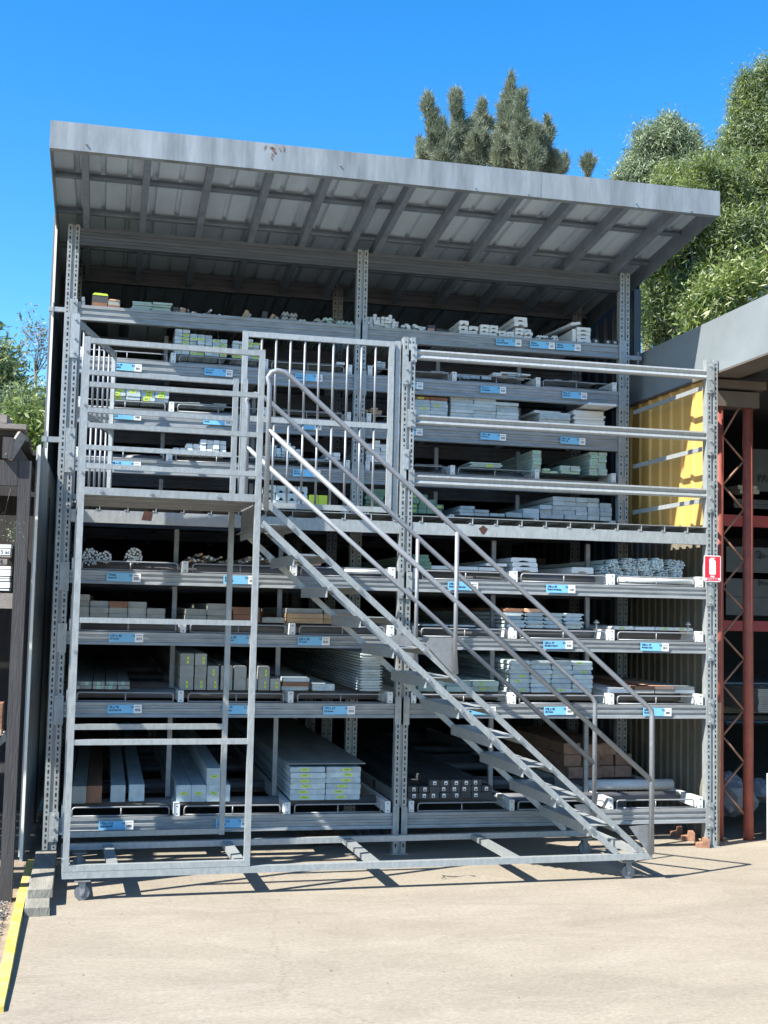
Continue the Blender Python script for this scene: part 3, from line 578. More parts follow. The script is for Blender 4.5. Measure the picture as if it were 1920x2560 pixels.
# U5
pile('arched_moulding','pale scalloped moulding in the three-row pile at deck level behind the gate',y2,U5,664,770,1214,1262,[3,3,3,3],4.0,primed,kind='arch')
pile('timber_box','bright lime packet at deck level behind the gate',y2,U5,773,820,1237,1262,[1,1],1.0,lime,cat='packet')
pile('timber_board','green treated board in the stack beside the middle post at deck level',y2,U5,914,962,1221,1270,[6],4.0,greent,jx=.012)
pile('timber_board','green treated board in the ragged stack just past the middle upright, deck level',y2,U5,1027,1110,1236,1290,[4,4,3,2],4.0,greent,jx=.008,tg=lime,tp=.35,tw=.04,th=.014)
pile('timber_board','pale board in the stepped wedge at deck level',y2,U5,1150,1262,1266,1296,[3,2,1],4.0,primed,jx=.006)
pile('timber_board','pale board in the small step pile left of the big block at deck level',y2,U5,1268,1350,1270,1298,[1,2],4.0,primed)
pile('timber_board','pale thick board in the big block at the right end at deck level',y2,U5,1352,1530,1243,1305,[3,5,5,5,5,4],4.2,primed,jx=.006)
#@@PART2
# ---------------------------------------------------------------- fire sign
o=thing('fire_sign','red and white fire extinguisher sign on the right front upright','sign',None,(4.736,-.055,2.06))
w_,h_=.069,.099
b=MB(); b.prism([(-w_+.008,-h_),(w_-.008,-h_),(w_,-h_+.008),(w_,h_-.008),(w_-.008,h_),(-w_+.008,h_),(-w_,h_-.008),(-w_,-h_+.008)],'y',0,.003); b.build('sign_plate',white,o)
b=MB(); b.box(-w_+.007,w_-.007,-.001,-.0002,-h_+.030,h_-.007); b.box(-w_+.007,w_-.007,-.001,-.0002,-h_+.007,-h_+.013); b.build('red_field',redsign,o)
b=MB(); e=[(-.022,-.045),(.022,-.045),(.026,-.038),(.026,.052),(.02,.064),(.006,.070),(.006,.076),(.022,.076),(.022,.081),(-.012,.082),(-.022,.076),(-.028,.062),(-.026,.045),(-.026,-.038)]
b.prism(e,'y',-.0022,-.0012); b.build('extinguisher_symbol',white,o)
text('FIRE',.019,white,o,(0,-.0016,-.0665),align='CENTER',bold=.0005); text('EXTINGUISHER',.0135,redsign,o,(0,-.0008,-.0825),align='CENTER',bold=.0006)
# ---------------------------------------------------------------- rolling stair
TA=.038; TO=Vector((.115,-1.14,0)); TU=Vector((math.cos(TA),math.sin(TA),0)); TV=Vector((-math.sin(TA),math.cos(TA),0)); W=.87
def T(s,v,z): return TO+TU*s+TV*v+Vector((0,0,z))
def TP(px,py,v=0):
    d=ray(px,py); n=TV; t=(TO+TV*v-CAM).dot(n)/d.dot(n); p=CAM+d*t-TO; return p.dot(TU),p.z
st=thing('rolling_staircase','tall wheeled steel stair platform with handrails standing in front of the left rack bay','staircase',None)
st.location=TO; st.rotation_euler=(0,0,TA)
def Lc(s,v,z): return Vector((s,v,z))
def pbar(name,parts,mat=galv,mats=None):
    b=MB()
    for p in parts: b.box(*p)
    return b.build(name,mats or mat,st)
HT=3.25; PD=2.376
pb=.035
# front posts, rails
for s in (.0,1.042): pbar('post',[(s,s+pb,0,pb,.165,HT+.018)])
for z in (HT-.02,): pbar('top_rail',[(pb,1.042,.001,.034,z,z+.031)])
for z in (3.0,2.757,2.516): pbar('mid_rail',[(pb,1.042,.002,.033,z-.029,z)])
for z in (1.614,.911): pbar('cross_rail',[(pb,1.042,.002,.033,z-.031,z)])
pbar('base_plate_bar',[(0,1.077,-.001,.036,.166,.200)])
# rear frame
rf=W-.04
for s in (1.0,1.062): pbar('rear_post',[(s,s+.035,rf,rf+.036,.20 if s<1.05 else 2.34,3.235)])
pbar('rear_post',[(.0,.04,rf,rf+.036,.20,3.235)])
for z in (3.225,2.975,2.73): pbar('rear_rail',[(.04,1.0,rf+.002,rf+.033,z-.031,z)])
for z in (.92,.24): pbar('rear_cross_rail',[(.04,1.0,rf+.002,rf+.038,z-.035,z)])
# platform
pbar('platform_edge',[(pb,1.042,.0,.03,PD-.045,PD)])
pbar('platform_edge',[(.0,1.1,rf-.03,rf-.002,PD-.045,PD)])
for i in range(7): v=.04+i*.113; pbar('platform_plank',[(.02,1.06,v,v+.104,PD-.028,PD-.024),(.02,1.06,v,v+.004,PD-.05,PD-.028),(.02,1.06,v+.1,v+.104,PD-.05,PD-.028)],galvd)
pbar('platform_end_channel',[(1.078,1.084,.03,rf,PD-.20,PD-.02),(1.05,1.078,.03,rf,PD-.20,PD-.195)],galvd)
pbar('platform_edge',[(.0,.02,.05,rf,PD-.11,PD-.03)],galvd)
b=MB()
for s in (.13,.42,.82): b.tube([(s,-.014,PD-.022),(s,.002,PD-.022)],.011,8)
for s in (.015,.03): 
    for z in (3.18,2.86,2.46,1.42): b.tube([(s+.0,-.006,z),(s,.002,z)],.007,6)
b.build('bolt',tubem,st)
# base
sE=3.70
pbar('base_bar',[(0,sE,-.002,.040,.126,.164)])
pbar('base_bar',[(0,sE,W-.040,W,.126,.164)])
for s,mt in ((.26,galv),(1.02,galv),(1.83,galv),(2.75,galv)): pbar('cross_bar',[(s,s+.062,.045,W-.045,.125,.158)],mt)
pbar('cross_bar',[(sE-.045,sE,.045,W-.045,.12,.16)]); pbar('cross_bar',[(0,.045,.045,W-.045,.12,.16)])
def caster(s,v,lab):
    c=bpy.data.objects.new('caster',None); COL.objects.link(c); c.parent=st; c.location=(s,v,0)
    b=MB(); b.box(-.045,.045,-.035,.035,.108,.114); b.prism([(-.02,.10),(.02,.10),(.012,.03),(.0,.026),(-.012,.03)],'y',-.022,-.019); b.prism([(-.02,.10),(.02,.10),(.012,.03),(.0,.026),(-.012,.03)],'y',.019,.022); b.box(-.02,.02,-.022,.022,.098,.108); b.build('fork',galvd,c)
    b=MB(); b.tube([(0,-.016,.043),(0,.016,.043)],.043,18); b.build('wheel',rubber,c)
    MB().tube([(0,-.026,.043),(0,.026,.043)],.008,8).build('axle',tubem,c)
caster(.115,.03,''); caster(.115,W-.04,''); caster(sE-.15,.05,''); caster(sE-.10,W-.04,'')
# stringers, treads
lo=[TP(656,1314),TP(1478,2070)]; upp=[(TP(700+.0,1291)),TP(1540,2061)]
lo0=TP(655,1306); lo1=TP(1545,2137); up0=TP(655,1245); up1=TP(1609,2137)
for v in (.012,W-.02):
    for a,c in ((lo0,lo1),(up0,up1)):
        b=MB(); b.bar((a[0],v,a[1]),(c[0],v,max(c[1],.166)),.014,.037,up=(0,0,1)); b.build('stringer',galv,st)
Ls=[(656,1314),(741,1391),(824,1471),(908,1547),(991,1624),(1072,1699),(1154,1776),(1236,1849),(1315,1923),(1396.6,1999.5),(1478,2070)]
def on(line,z):
    (a,az_),(c,cz)=line; t=(z-az_)/(cz-az_); return a+(c-a)*t
for k,q in enumerate(Ls):
    s,z=TP(*q); s1=on((up0,up1),z)
    b=MB(); b.box(s-.012,s1+.012,.022,W-.03,z+.008,z+.012); b.box(s-.012,s-.008,.022,W-.03,z-.055,z+.008); b.box(s1+.008,s1+.012,.022,W-.03,z-.03,z+.008)
    b.build('tread',galv,st)
    for ss in (s,s1): MB().tube([(ss,-.008,z-.004),(ss,.006,z-.004)],.012,8).build('tread_bolt',tubem,st)
# handrails
hr=.0165
def rail(pts,v,name='handrail'):
    MB().tube([(s,v,z) for s,z in pts],hr,10).build(name,tubem,st)
def arc(px,py): return TP(px,py,-.03)
x0=TP(666,1240,-.03); H0=[x0,TP(667,960,-.03),TP(670,944,-.03),TP(679,931,-.03),TP(694,926.5,-.03),TP(711,931,-.03),TP(733,947,-.03),TP(1621,1768,-.03),TP(1629,1780,-.03),TP(1630,1793,-.03),TP(1616,2088,-.03)]
sx=H0[0][0]; H0[0]=(sx,PD-.1); H0[1]=(sx,H0[1][1]); sb=H0[-2][0]; H0[-1]=(sb,.165)
M0=[(sx,TP(667,1074,-.03)[1]),(sb,TP(1619,1952,-.03)[1])]
B0=TP(1143,1345,-.03); 
def handrails(v):
    rail(H0,v); rail(M0,v,'mid_handrail')
    z1=on((H0[6],H0[7]),0) if 0 else None
    s=B0[0]; t=(s-H0[6][0])/(H0[7][0]-H0[6][0]); zt=H0[6][1]+(H0[7][1]-H0[6][1])*t; ub=up0[1]+(up1[1]-up0[1])*(s-up0[0])/(up1[0]-up0[0])
    MB().tube([(s,v+.0,zt),(s,v,ub+.02)],.014,8).build('baluster',tubem,st)
    s_=s; b=MB(); b.prism([(s_+.012,ub+.24),(s_-.16,ub+.235),(s_-.19,ub+.20),(s_+.0,ub+.01),(s_+.03,ub+.02)],'y',v+.018,v+.023) 
    b.build('gusset_plate',galvd,st)
    b=MB(); b.prism([(sb-.15,.34),(sb+.0,.35),(sb+.028,.30),(sb+.03,.166),(sb-.01,.166)],'y',v+.016,v+.021); b.build('gusset_plate',galvd,st)
handrails(-.03); handrails(W-.03)
# ---------------------------------------------------------------- storage shed (steel shell round the racks)
shed=thing('storage_shed','tall open-fronted galvanised shed with a projecting skillion roof, sheltering the timber racks','shed')
RS=.115
def rz(y): return 4.79-RS*y     # underside of rafters
X0,X1=-.20,4.81
for i,(a,c) in enumerate(((X0,1.685),(1.685,3.35),(3.35,X1))):
    b=MB(); d=.002*(i%2); b.box(a,c,-.03-d,-.026,4.79,4.985); b.box(a,c,-.026,.03,4.791,4.795); b.box(a,c,-.026,.03,4.98,4.984); b.build('fascia_panel',fascm,shed)
b=MB()
for px,py in ((850,414),(1188,470),(1320,485),(1590,508),(1727,527),(216,361)): c=P(px,py,-.03); b.tube([(c.x,-.042,c.z),(c.x,-.029,c.z)],.006,6)
b.build('fascia_screw',galv,shed)
b=MB()
for dx,dz,w2,h2,an in ((0,0,.02,.008,0),(.005,-.012,.006,.02,.3),(.02,-.03,.007,.014,-.6),(.055,-.004,.004,.02,.5),(.085,.0,.004,.022,-.1),(-.05,.0,.004,.02,-.5),(.004,-.05,.005,.016,.4),(.0,-.075,.004,.02,.2)):
    c=P(680,370,-.03); x,z=c.x+dx,c.z+dz; ca,sa=math.cos(an),math.sin(an)
    pts=[(x+u*ca-v*sa,z+u*sa+v*ca) for u,v in ((-w2,-h2*.4),(w2*.6,-h2),(w2,h2*.5),(-w2*.5,h2))]; b.prism(pts,'y',-.0335,-.0325)
b.build('red_scuff',brownt,shed)
for x,mt in ((X0,rafm),(X1-.006,rafm)):
    b=MB(); y0,y1=-.026,8.0; b.hexa([(x,y0,rz(y0)),(x+.006,y0,rz(y0)),(x+.006,y1,rz(y1)),(x,y1,rz(y1)),(x,y0,rz(y0)+.19),(x+.006,y0,rz(y0)+.19),(x+.006,y1,rz(y1)+.19),(x,y1,rz(y1)+.19)])
    b.build('barge_board',fascm if x<0 else rafm,shed)
for x in (0.035,.465,.907,1.331,1.749,2.146,2.376,2.787,3.208,3.633,4.062,4.485):
    b=MB(); y0,y1=-.02,7.9
    def sl(xa,xb,h0,h1): b.hexa([(xa,y0,rz(y0)+h0),(xb,y0,rz(y0)+h0),(xb,y1,rz(y1)+h0),(xa,y1,rz(y1)+h0),(xa,y0,rz(y0)+h1),(xb,y0,rz(y0)+h1),(xb,y1,rz(y1)+h1),(xa,y1,rz(y1)+h1)])
    sl(x-.024,x+.024,.003,.008); sl(x-.024,x-.020,.008,.098); sl(x-.024,x+.024,.098,.102)
    b.build('rafter',rafm,shed)
for y in (.60,1.22,1.9,2.6,3.4,4.4,5.6,6.9):
    b=MB(); z=rz(y)+.104; b.box(X0+.01,X1-.01,y,y+.045,z-.006,z-.002); b.box(X0+.01,X1-.01,y+.041,y+.045,z-.002,z+.046); b.box(X0+.01,X1-.01,y,y+.004,z-.002,z+.012)
    b.build('purlin',rafm,shed)
def corr(poly1d,mk,th):
    pass
# roof sheets: ribs run front to back
b=MB(); prof=[]; x=X0-.0
while x<X1: prof+=[(x,0),(x+.145,0),(x+.155,.028),(x+.178,.028)]; x+=.19
prof=[p for p in prof if p[0]<X1]+[(X1,0)]
for i in range(len(prof)-1):
    (xa,ha),(xb,hb)=prof[i],prof[i+1]; y0,y1=-.02,8.0; zb=.158
    b.hexa([(xa,y0,rz(y0)+zb+ha-.0),(xb,y0,rz(y0)+zb+hb),(xb,y1,rz(y1)+zb+hb),(xa,y1,rz(y1)+zb+ha),(xa,y0,rz(y0)+zb+ha+.003),(xb,y0,rz(y0)+zb+hb+.003),(xb,y1,rz(y1)+zb+hb+.003),(xa,y1,rz(y1)+zb+ha+.003)])
b.build('roof_sheet',roofm,shed)
def ribwall(b,x,y0,y1,z0,z1a,z1b,pitch=.2,dep=.03,s=1,m=0,flat=.6):
    y=y0; pr=[]
    while y<y1: pr+=[(y,0),(y+pitch*flat,0),(y+pitch*(flat+.08),dep),(y+pitch*.92,dep)]; y+=pitch
    pr=[p for p in pr if p[0]<y1]+[(y1,0)]
    for i in range(len(pr)-1):
        (ya,da),(yb,db)=pr[i],pr[i+1]; za=z1a+(z1b-z1a)*(ya-y0)/(y1-y0); zb=z1a+(z1b-z1a)*(yb-y0)/(y1-y0); t=.003
        b.hexa([(x+s*da,ya,z0),(x+s*da+t,ya,z0),(x+s*db+t,yb,z0),(x+s*db,yb,z0),(x+s*da,ya,za),(x+s*da+t,ya,za),(x+s*db+t,yb,zb),(x+s*db,yb,zb)],m)
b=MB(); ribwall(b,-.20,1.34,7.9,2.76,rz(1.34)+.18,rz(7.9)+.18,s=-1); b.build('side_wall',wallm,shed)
b=MB(); ribwall(b,-.175,.02,7.9,0,2.76,2.76,s=-1); b.build('lower_side_wall',lwallm,shed)
b=MB(); b.box(-.207,-.19,1.318,1.338,2.74,rz(1.34)+.03); b.build('wall_edge_trim',creamm,shed)
b=MB(); b.box(-.186,-.168,.0,.018,.0,2.75); b.build('wall_edge_trim',creamm,shed)
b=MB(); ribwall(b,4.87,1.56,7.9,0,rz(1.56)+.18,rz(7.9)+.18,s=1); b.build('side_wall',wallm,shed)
b=MB(); b.box(4.81,4.874,1.535,1.558,3.6,rz(1.54)); b.build('wall_edge_trim',wallm,shed)
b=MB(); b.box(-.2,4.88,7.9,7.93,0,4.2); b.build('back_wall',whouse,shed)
# ---------------------------------------------------------------- warehouse on the right
wh=thing('warehouse','big open warehouse with grey steel barge, yellow ribbed end wall and red lattice column','warehouse')
b=MB(); b.box(4.80,4.835,-5.5,1.75,3.575,3.995); b.build('barge_board',greyf,wh)
b=MB(); b.hexa([(4.80,-5.5,3.56),(5.05,-5.5,3.56),(5.05,1.75,3.56),(4.80,1.75,3.56),(4.80,-5.5,3.574),(5.05,-5.5,3.574),(5.05,1.75,3.574),(4.80,1.75,3.574)]); b.build('soffit',sofm,wh)
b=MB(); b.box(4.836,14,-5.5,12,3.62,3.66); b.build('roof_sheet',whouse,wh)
b=MB(); ribwall(b,4.845,.30,1.78,2.335,3.57,3.57,pitch=.2,dep=.016,s=-1,flat=.7); o=b.build('yellow_end_wall',yelm,wh)
b=MB(); ribwall(b,4.847,.22,1.9,0,2.333,2.333,pitch=.12,dep=.014,s=-1,flat=.6); o=b.build('dull_end_wall',olivem,wh)
b=MB(); b.box(13.9,14,-1,12,0,3.6); b.box(4.9,14,10,10.1,0,3.6); b.box(4.93,4.95,1.8,10,0,3.6); b.build('dark_closing_wall',whouse,wh)  # unseen closing walls, added to keep the warehouse interior dark
b=MB(); b.box(4.86,5.24,.14,.28,3.34,3.46); b.box(4.86,5.28,.10,.32,3.48,3.54); b.build('header_beam',sofm,wh)
colm=bpy.data.objects.new('lattice_column',None); COL.objects.link(colm); colm.parent=wh
p1,p2=4.92,5.173
for x in (p1,p2): MB().tube([(x,.20,0),(x,.20,3.37)],.040,20).build('tube_chord',redm,colm)
nodes=[(p2,1000),(p1,1090),(p2,1153.7),(p1,1212),(p2,1274),(p1,1338),(p2,1402),(p1,1466),(p2,1525),(p1,1588),(p2,1648),(p1,1712),(p2,1775),(p1,1840),(p2,1905),(p1,1970),(p2,2035)]
pr=[(x+(.035 if x==p1 else -.035),.20,P(1870 if x==p2 else 1800,py,.20).z) for x,py in nodes]
for a,c in zip(pr,pr[1:]): MB().tube([a,c],.0085,8).build('lacing_bar',lacem,colm)
# storage inside the warehouse
wr=thing('cantilever_rack','red beamed rack holding dark wrapped packs inside the warehouse','rack')
for py,hh in ((1288,.10),(1552,.09)):
    z=P(1860,py,1.3).z; MB().box(5.0,8.5,1.3,1.36,z-hh,z).build('red_beam',redd,wr)
for x in (5.05,7.4): MB().box(x,x+.07,1.37,1.44,0,3.3).build('upright',redd,wr)
for py in (1288,1552): z=P(1860,py,1.3).z; MB().box(5.0,8.5,1.38,3.4,z-.06,z-.02).build('decking',whouse,wr)
MB().box(5.0,8.5,1.38,3.4,P(1860,1785,1.3).z-.06,P(1860,1785,1.3).z-.02).build('decking',whouse,wr)
packm=M('plastic_wrap_dark',(.03,.04,.05),.35,0,.35,5,bump=.4,bscale=7)
def pack(label,px0,px1,py0,py1,y=1.42,dep=1.6,mat=packm,layers=3):
    a=P(px0,py0,y);c=P(px1,py1,y); b=MB(); n=layers; h=(a.z-c.z)/n
    for i in range(n): j=random.uniform(-.01,.01); b.box(a.x+j,c.x+j,y+random.uniform(0,.015),y+dep,c.z+i*h+.001,c.z+(i+1)*h-.002)
    o=b.build('wrapped_pack',mat,loc=(a.x,y,c.z)); return tag(o,label,'pack')
k=pack('dark wrapped pack lettered PA on the highest level behind the red column',1860,2150,1120,1240,layers=1)
k2=pack('dark low pack on the red beam below the lettered one',1835,2150,1246,1283,layers=4)
k3=pack('dark pack with round mark and lettering De on the middle level',1815,2150,1365,1440,layers=1)
k4=pack('dark pack with faint lettering Des on the middle level',1815,2150,1445,1545,layers=2)
inkm=M('dark_print',(.015,.015,.018),.5)
for (o_,px,py,s_,tx) in ((k,1896,1203,.085,'PA'),(k3,1903,1396,.06,'De'),(k4,1899,1462,.055,'Des')):
    c=P(px,py,1.415); text(tx,s_,inkm,o_,tuple(c-o_.location),bold=.002)
c=P(1898,1386,1.415); b=MB(); b.tube([(math.cos(t)*.022,0,math.sin(t)*.03) for t in [i*.45 for i in range(14)]],.004,6); o_=b.build('round_mark',inkm,k3); o_.location=c-k3.location
pack('small pale strapped carton behind the red column',1848,1896,1212,1235,y=1.38,dep=.2,mat=rawg,layers=2)
b=MB(); a=P(1896,1722,.9); c=P(2100,1782,.9); n=12; h=(a.z-c.z)/n
for i in range(n): b.box(a.x+random.uniform(-.006,.006),c.x,.9,3.2,c.z+i*h+.0006,c.z+(i+1)*h-.002)
tag(b.build('sheet_stack',rawg,loc=(a.x,.9,c.z)),'square-fronted stack of pale grey sheets beyond the right tube of the red column','sheet stack')
b=MB(); a=P(1810,1705,1.6); c=P(2100,1790,1.6); n=14; h=(a.z-c.z)/n
for i in range(n): b.box(a.x+random.uniform(-.03,.03),c.x,1.6,3.4,c.z+i*h+.001,c.z+(i+1)*h-.004)
tag(b.build('sheet_stack',galvd,loc=(a.x,1.6,c.z)),'dim stack of long grey sheets seen between the red tubes','sheet stack')
def lump(name,lab,px,py,y,rx,rzz,mat,cat,seed):
    rr=random.Random(seed); c=P(px,py,y); b=MB(); n=14; base=len(b.v); k=8
    for i in range(k+1):
        t=math.pi*i/k
        for j in range(n):
            a=2*math.pi*j/n; f=1+rr.uniform(-.14,.14)
            b.v.append((rx*f*math.sin(t)*math.cos(a),.18*f*math.sin(t)*math.sin(a),rzz*f*math.cos(t)))
    for i in range(k):
        for j in range(n): b.f.append((i*n+j,(i+1)*n+j,(i+1)*n+(j+1)%n,i*n+(j+1)%n)); b.m.append(0); b.sm.append(0)
    o=b.build(name,mat); o.location=c; return tag(o,lab,cat)
wrapm=M('pale_plastic',(.42,.44,.46),.4,0,.2,6,bump=.5,bscale=6)
lump('plastic_bag','crumpled pale plastic bag slumped behind the left red tube',1822,1985,.75,.10,.17,wrapm,'bag',3)
lump('plastic_bag','low pale plastic bag on the floor between the red tubes',1848,2000,.9,.13,.11,wrapm,'bag',5)
lump('plastic_bag','low pale plastic bag right of the red column',1905,1975,1.0,.14,.09,wrapm,'bag',9)
c=G(1913,2112); b=MB(); b.prism([(0,0),(.8,0),(.8,.57),(.03,.57),(0,.54)],'y',0,.10); b.box(.0,.8,.101,.13,.02,.52); tag(b.build('white_crate',white,loc=None),'shallow white crate end catching the sun beside the lattice column','crate'); bpy.data.objects['white_crate'].location=(P(1940,2110,-.05).x,-.05,0)
# plywood offcut leaning behind the right upright
b=MB(); a=P(1786,1757,.08); a2=P(1805,1757,.08); b.hexa([(4.80,.02,0),(4.835,.02,0),(4.835,.05,0),(4.80,.05,0),(a.x,.09,a.z),(a2.x,.09,a.z),(a2.x,.10,a.z),(a.x,.10,a.z)])
tag(b.build('plywood_strip',tant),'narrow beige plywood strip leaning behind the right front upright','timber')
# rusty stepped profiles
for i,(px,py,lb) in enumerate(((1686,2088,'rusty stepped steel profile, rearmost of the three by the right upright'),(1716,2102,'rusty stepped steel profile, middle of the three by the right upright'),(1752,2119,'rusty stepped steel profile, nearest of the three by the right upright'))):
    c=G(px,py); b=MB(); b.prism([(0,0),(.095,0),(.095,.06),(.09,.068),(.052,.068),(.047,.035),(.0,.03)],'y',0,.11); o=b.build('steel_offcut',rust); o.location=(c.x-.035,c.y,0); o.rotation_euler=(0,0,-.35); tag(o,lb,'steel offcut')
b=MB(); pts=[G(px,py,.008+.01*math.sin(i)) for i,(px,py) in enumerate(((1104,2196),(1112,2192),(1106,2189),(1125,2191),(1145,2192),(1170,2188),(1188,2190)))]; b.tube(pts,.0025,6); tag(b.build('wire',charc),'short twisted wire lying on the concrete in front of the base frame','wire')
for i,(px0,px1,py,lb,z) in enumerate(((745,862,2118,'bent dark corrugated scrap sheet lying under the left bay',.02),(900,985,2108,'second corrugated scrap sheet lying under the rack near the middle upright',.02))):
    a=G(px0,py); c=G(px1,py); b=MB(); n=14; w=(c.x-a.x)/n
    for k in range(n):
        za=.03+.014*math.sin(k*1.57); zb=.03+.014*math.sin((k+1)*1.57); b.hexa([(k*w,0,za),((k+1)*w,0,zb),((k+1)*w+.05,.5,zb),(k*w+.05,.5,za),(k*w,0,za+.003),((k+1)*w,0,zb+.003),((k+1)*w+.05,.5,zb+.003),(k*w+.05,.5,za+.003)])
    o=b.build('scrap_sheet',rust if i==0 else galvd); o.location=(a.x,a.y,0); tag(o,lb,'scrap sheet')
# ---------------------------------------------------------------- left: sleepers, kerb, timber shed, gravel
for i,(y0,y1,z0,z1,lb,dx) in enumerate(((-1.46,-.40,.001,.047,'weathered grey sleeper lying flat at the foot of the left upright, lower of two',0),(-1.24,-.12,.048,.094,'weathered grey sleeper stacked on the lower one at the foot of the left upright',.004))):
    b=MB(); b.prism([(-.066,z0),(.066,z0),(.066,z1-.004),(.062,z1),(-.062,z1),(-.066,z1-.004)],'y',y0,y1); o=b.build('timber_sleeper',blockm,loc=(0,y0,z0)); o.location=(.0+dx,y0,z0); o.rotation_euler=(0,0,.035-.02*i); tag(o,lb,'timber sleeper')
b=MB(); kp=[G(px,py,.05) for px,py in ((80,2150),(70,2180),(54,2240),(42,2290),(30,2345),(20,2395),(10,2440),(-4,2500))]
for i in range(len(kp)-1):
    a,c=kp[i],kp[i+1]; za=.055-.004*i; zb=.055-.004*(i+1)
    b.hexa([(c.x-.03,c.y,-.1),(c.x+.027,c.y,-.1),(a.x+.027,a.y,-.1),(a.x-.03,a.y,-.1),(c.x-.026,c.y,zb),(c.x+.022,c.y,zb-.004),(a.x+.022,a.y,za-.004),(a.x-.026,a.y,za)])
tag(b.build('kerb',kerby,loc=(-.098,-1.2,0)),'narrow kerb painted bright yellow along the left edge of the concrete','kerb')
b=MB()
for i in range(2600):
    x=-.16-abs(random.gauss(0,.16)); y=random.uniform(-3.2,-1.25) if random.random()<.8 else random.uniform(-1.4,-.9); s=random.uniform(.006,.014); z=-.03
    v=[(x+s*random.uniform(-1,1),y+s*random.uniform(-1,1),z+s*random.uniform(0,1.2)) for _ in range(4)]
    k=len(b.v); b.v+=v; 
    for f in ((0,1,2),(0,1,3),(1,2,3),(0,2,3)): b.f.append(tuple(k+q for q in f)); b.m.append(i%3); b.sm.append(0)
tag(b.build('gravel',[M('gravel_grey',(.17,.17,.175),.8,0,.4,20),M('gravel_dark',(.07,.075,.08),.8,0,.3,20),M('gravel_pale',(.34,.31,.27),.8,0,.3,20)]),kind='stuff')
b=MB()
for i in range(170):
    x=random.uniform(-.05,4.6); y=random.uniform(-3.6,-1.1); s=random.uniform(.002,.006)
    k=len(b.v); b.v+=[(x+s*random.uniform(-1,1)*1.5,y+s*random.uniform(-1,1),.001+s*random.uniform(0,.8)) for _ in range(4)]
    for f in ((0,1,2),(0,1,3),(1,2,3),(0,2,3)): b.f.append(tuple(k+q for q in f)); b.m.append(0); b.sm.append(0)
tag(b.build('dirt_crumbs',charc),kind='stuff')
ls=thing('timber_shed','old dark timber lean-to with boarded roof and grey post at the left edge','shed',None,(-.3,-.95,0))
def lsb(n,args,mat=oldw):
    b=MB(); b.box(*args); o=b.build(n,mat); o.parent=ls; o.location=(.3,.95,0); return o
lsb('post',(-.236,-.165,-.98,-.90,-.03,2.53)); lsb('post',(-.236,-.17,1.6,1.68,-.03,2.53)); lsb('post',(-2.6,-2.5,-.98,-.90,-.03,2.53))
lsb('back_wall',(-3.3,-.24,2.2,2.25,-.03,2.74)); lsb('side_wall',(-3.3,-3.25,-.5,2.2,-.03,2.5)); lsb('top_beam',(-3.2,-.238,-.97,-.92,2.38,2.53)); lsb('top_beam',(-3.2,-.238,1.6,1.66,2.38,2.53))  # back and side walls added to block the bright sky behind
for x in (-.30,-.95,-1.6,-2.3):
    b=MB(); b.hexa([(x-.03,-1.02,2.535),(x+.03,-1.02,2.535),(x+.03,2,2.60),(x-.03,2,2.60),(x-.03,-1.02,2.66),(x+.03,-1.02,2.66),(x+.03,2,2.72),(x-.03,2,2.72)]); o=b.build('rafter',oldw); o.parent=ls; o.location=(.3,.95,0)
b=MB(); q=P(38,1145,-1.0); b.bar((-.30,-1.0,2.54),(-.225,-.95,2.69),.03,.055); o=b.build('brace',oldw2); o.parent=ls; o.location=(.3,.95,0)
for i in range(9):
    y=-.76+i*.3; b=MB(); b.box(-3.2,-.225+random.uniform(-.02,.02),y,y+.285,2.705+i*.006,2.73+i*.006+random.uniform(0,.008)); o=b.build('roof_board',oldw); o.parent=ls; o.location=(.3,.95,0)
lsb('shelf_beam',(-3,-.238,-.95,-.90,1.655,1.745),oldw2)
lsb('shelf_beam',(-3,-.238,.2,.25,1.655,1.745),oldw2)
for (px,py,w_2,h_2,lb,ang) in ((40,1090,.22,.03,'rough board end lying on the lean-to roof',0.03),(18,1068,.10,.05,'short grey offcut on top of the lean-to roof',-.05),):
    c=P(px,py,-.8); b=MB(); b.box(-w_2/2,w_2/2,0,.25,0,h_2); o=b.build('timber_offcut',oldw2); o.location=(c.x-.05,-.85,2.735 if h_2<.04 else 2.767); o.rotation_euler=(0,0,ang); tag(o,lb,'timber offcut')
for i,(a_,t_,lb,mt) in enumerate(((1361,1371,'thin raw white board, top of the left shelf pile',primw),(1372,1388,'white board with dark stamped writing near the top of the left shelf pile',white),(1389,1394,'thin cream board under the stamped one',oldw2),(1397,1412,'cream board with scrawled writing, set back in the left shelf pile',oldw2),(1415,1423,'narrow white board in the middle of the left shelf pile',white),(1424,1440,'clean white board with small stamp, above the two thin strips',white),(1442,1446,'upper thin white strip in the left shelf pile',white),(1447,1453,'lower thin white strip in the left shelf pile',white),(1455,1470,'white board with stamp at the bottom of the left shelf pile',white),(1472,1477,'thin cream board resting on the shelf beam of the lean-to',primw))):
    za=P(30,a_,-.93).z; zb=P(30,t_,-.93).z; xr=-.262+random.uniform(-.004,.004) if i!=3 else -.28
    b=MB(); b.box(-.75,0,0,.12,0,za-zb-.0015); o=b.build('stored_board',mt); o.location=(xr,-.935,zb); tag(o,lb,'timber')
    if a_ in (1372,1397,1424,1455):
        text('Sanctuary',.018,inkm,o,(-.13,-.001,(za-zb)*.52)); text('PRIMED H3',.012,inkm,o,(-.13,-.001,(za-zb)*.18))
        if a_<1400: text('5 ac' if a_==1372 else '36',.032,inkm,o,(-.055,-.001,(za-zb)*.2))
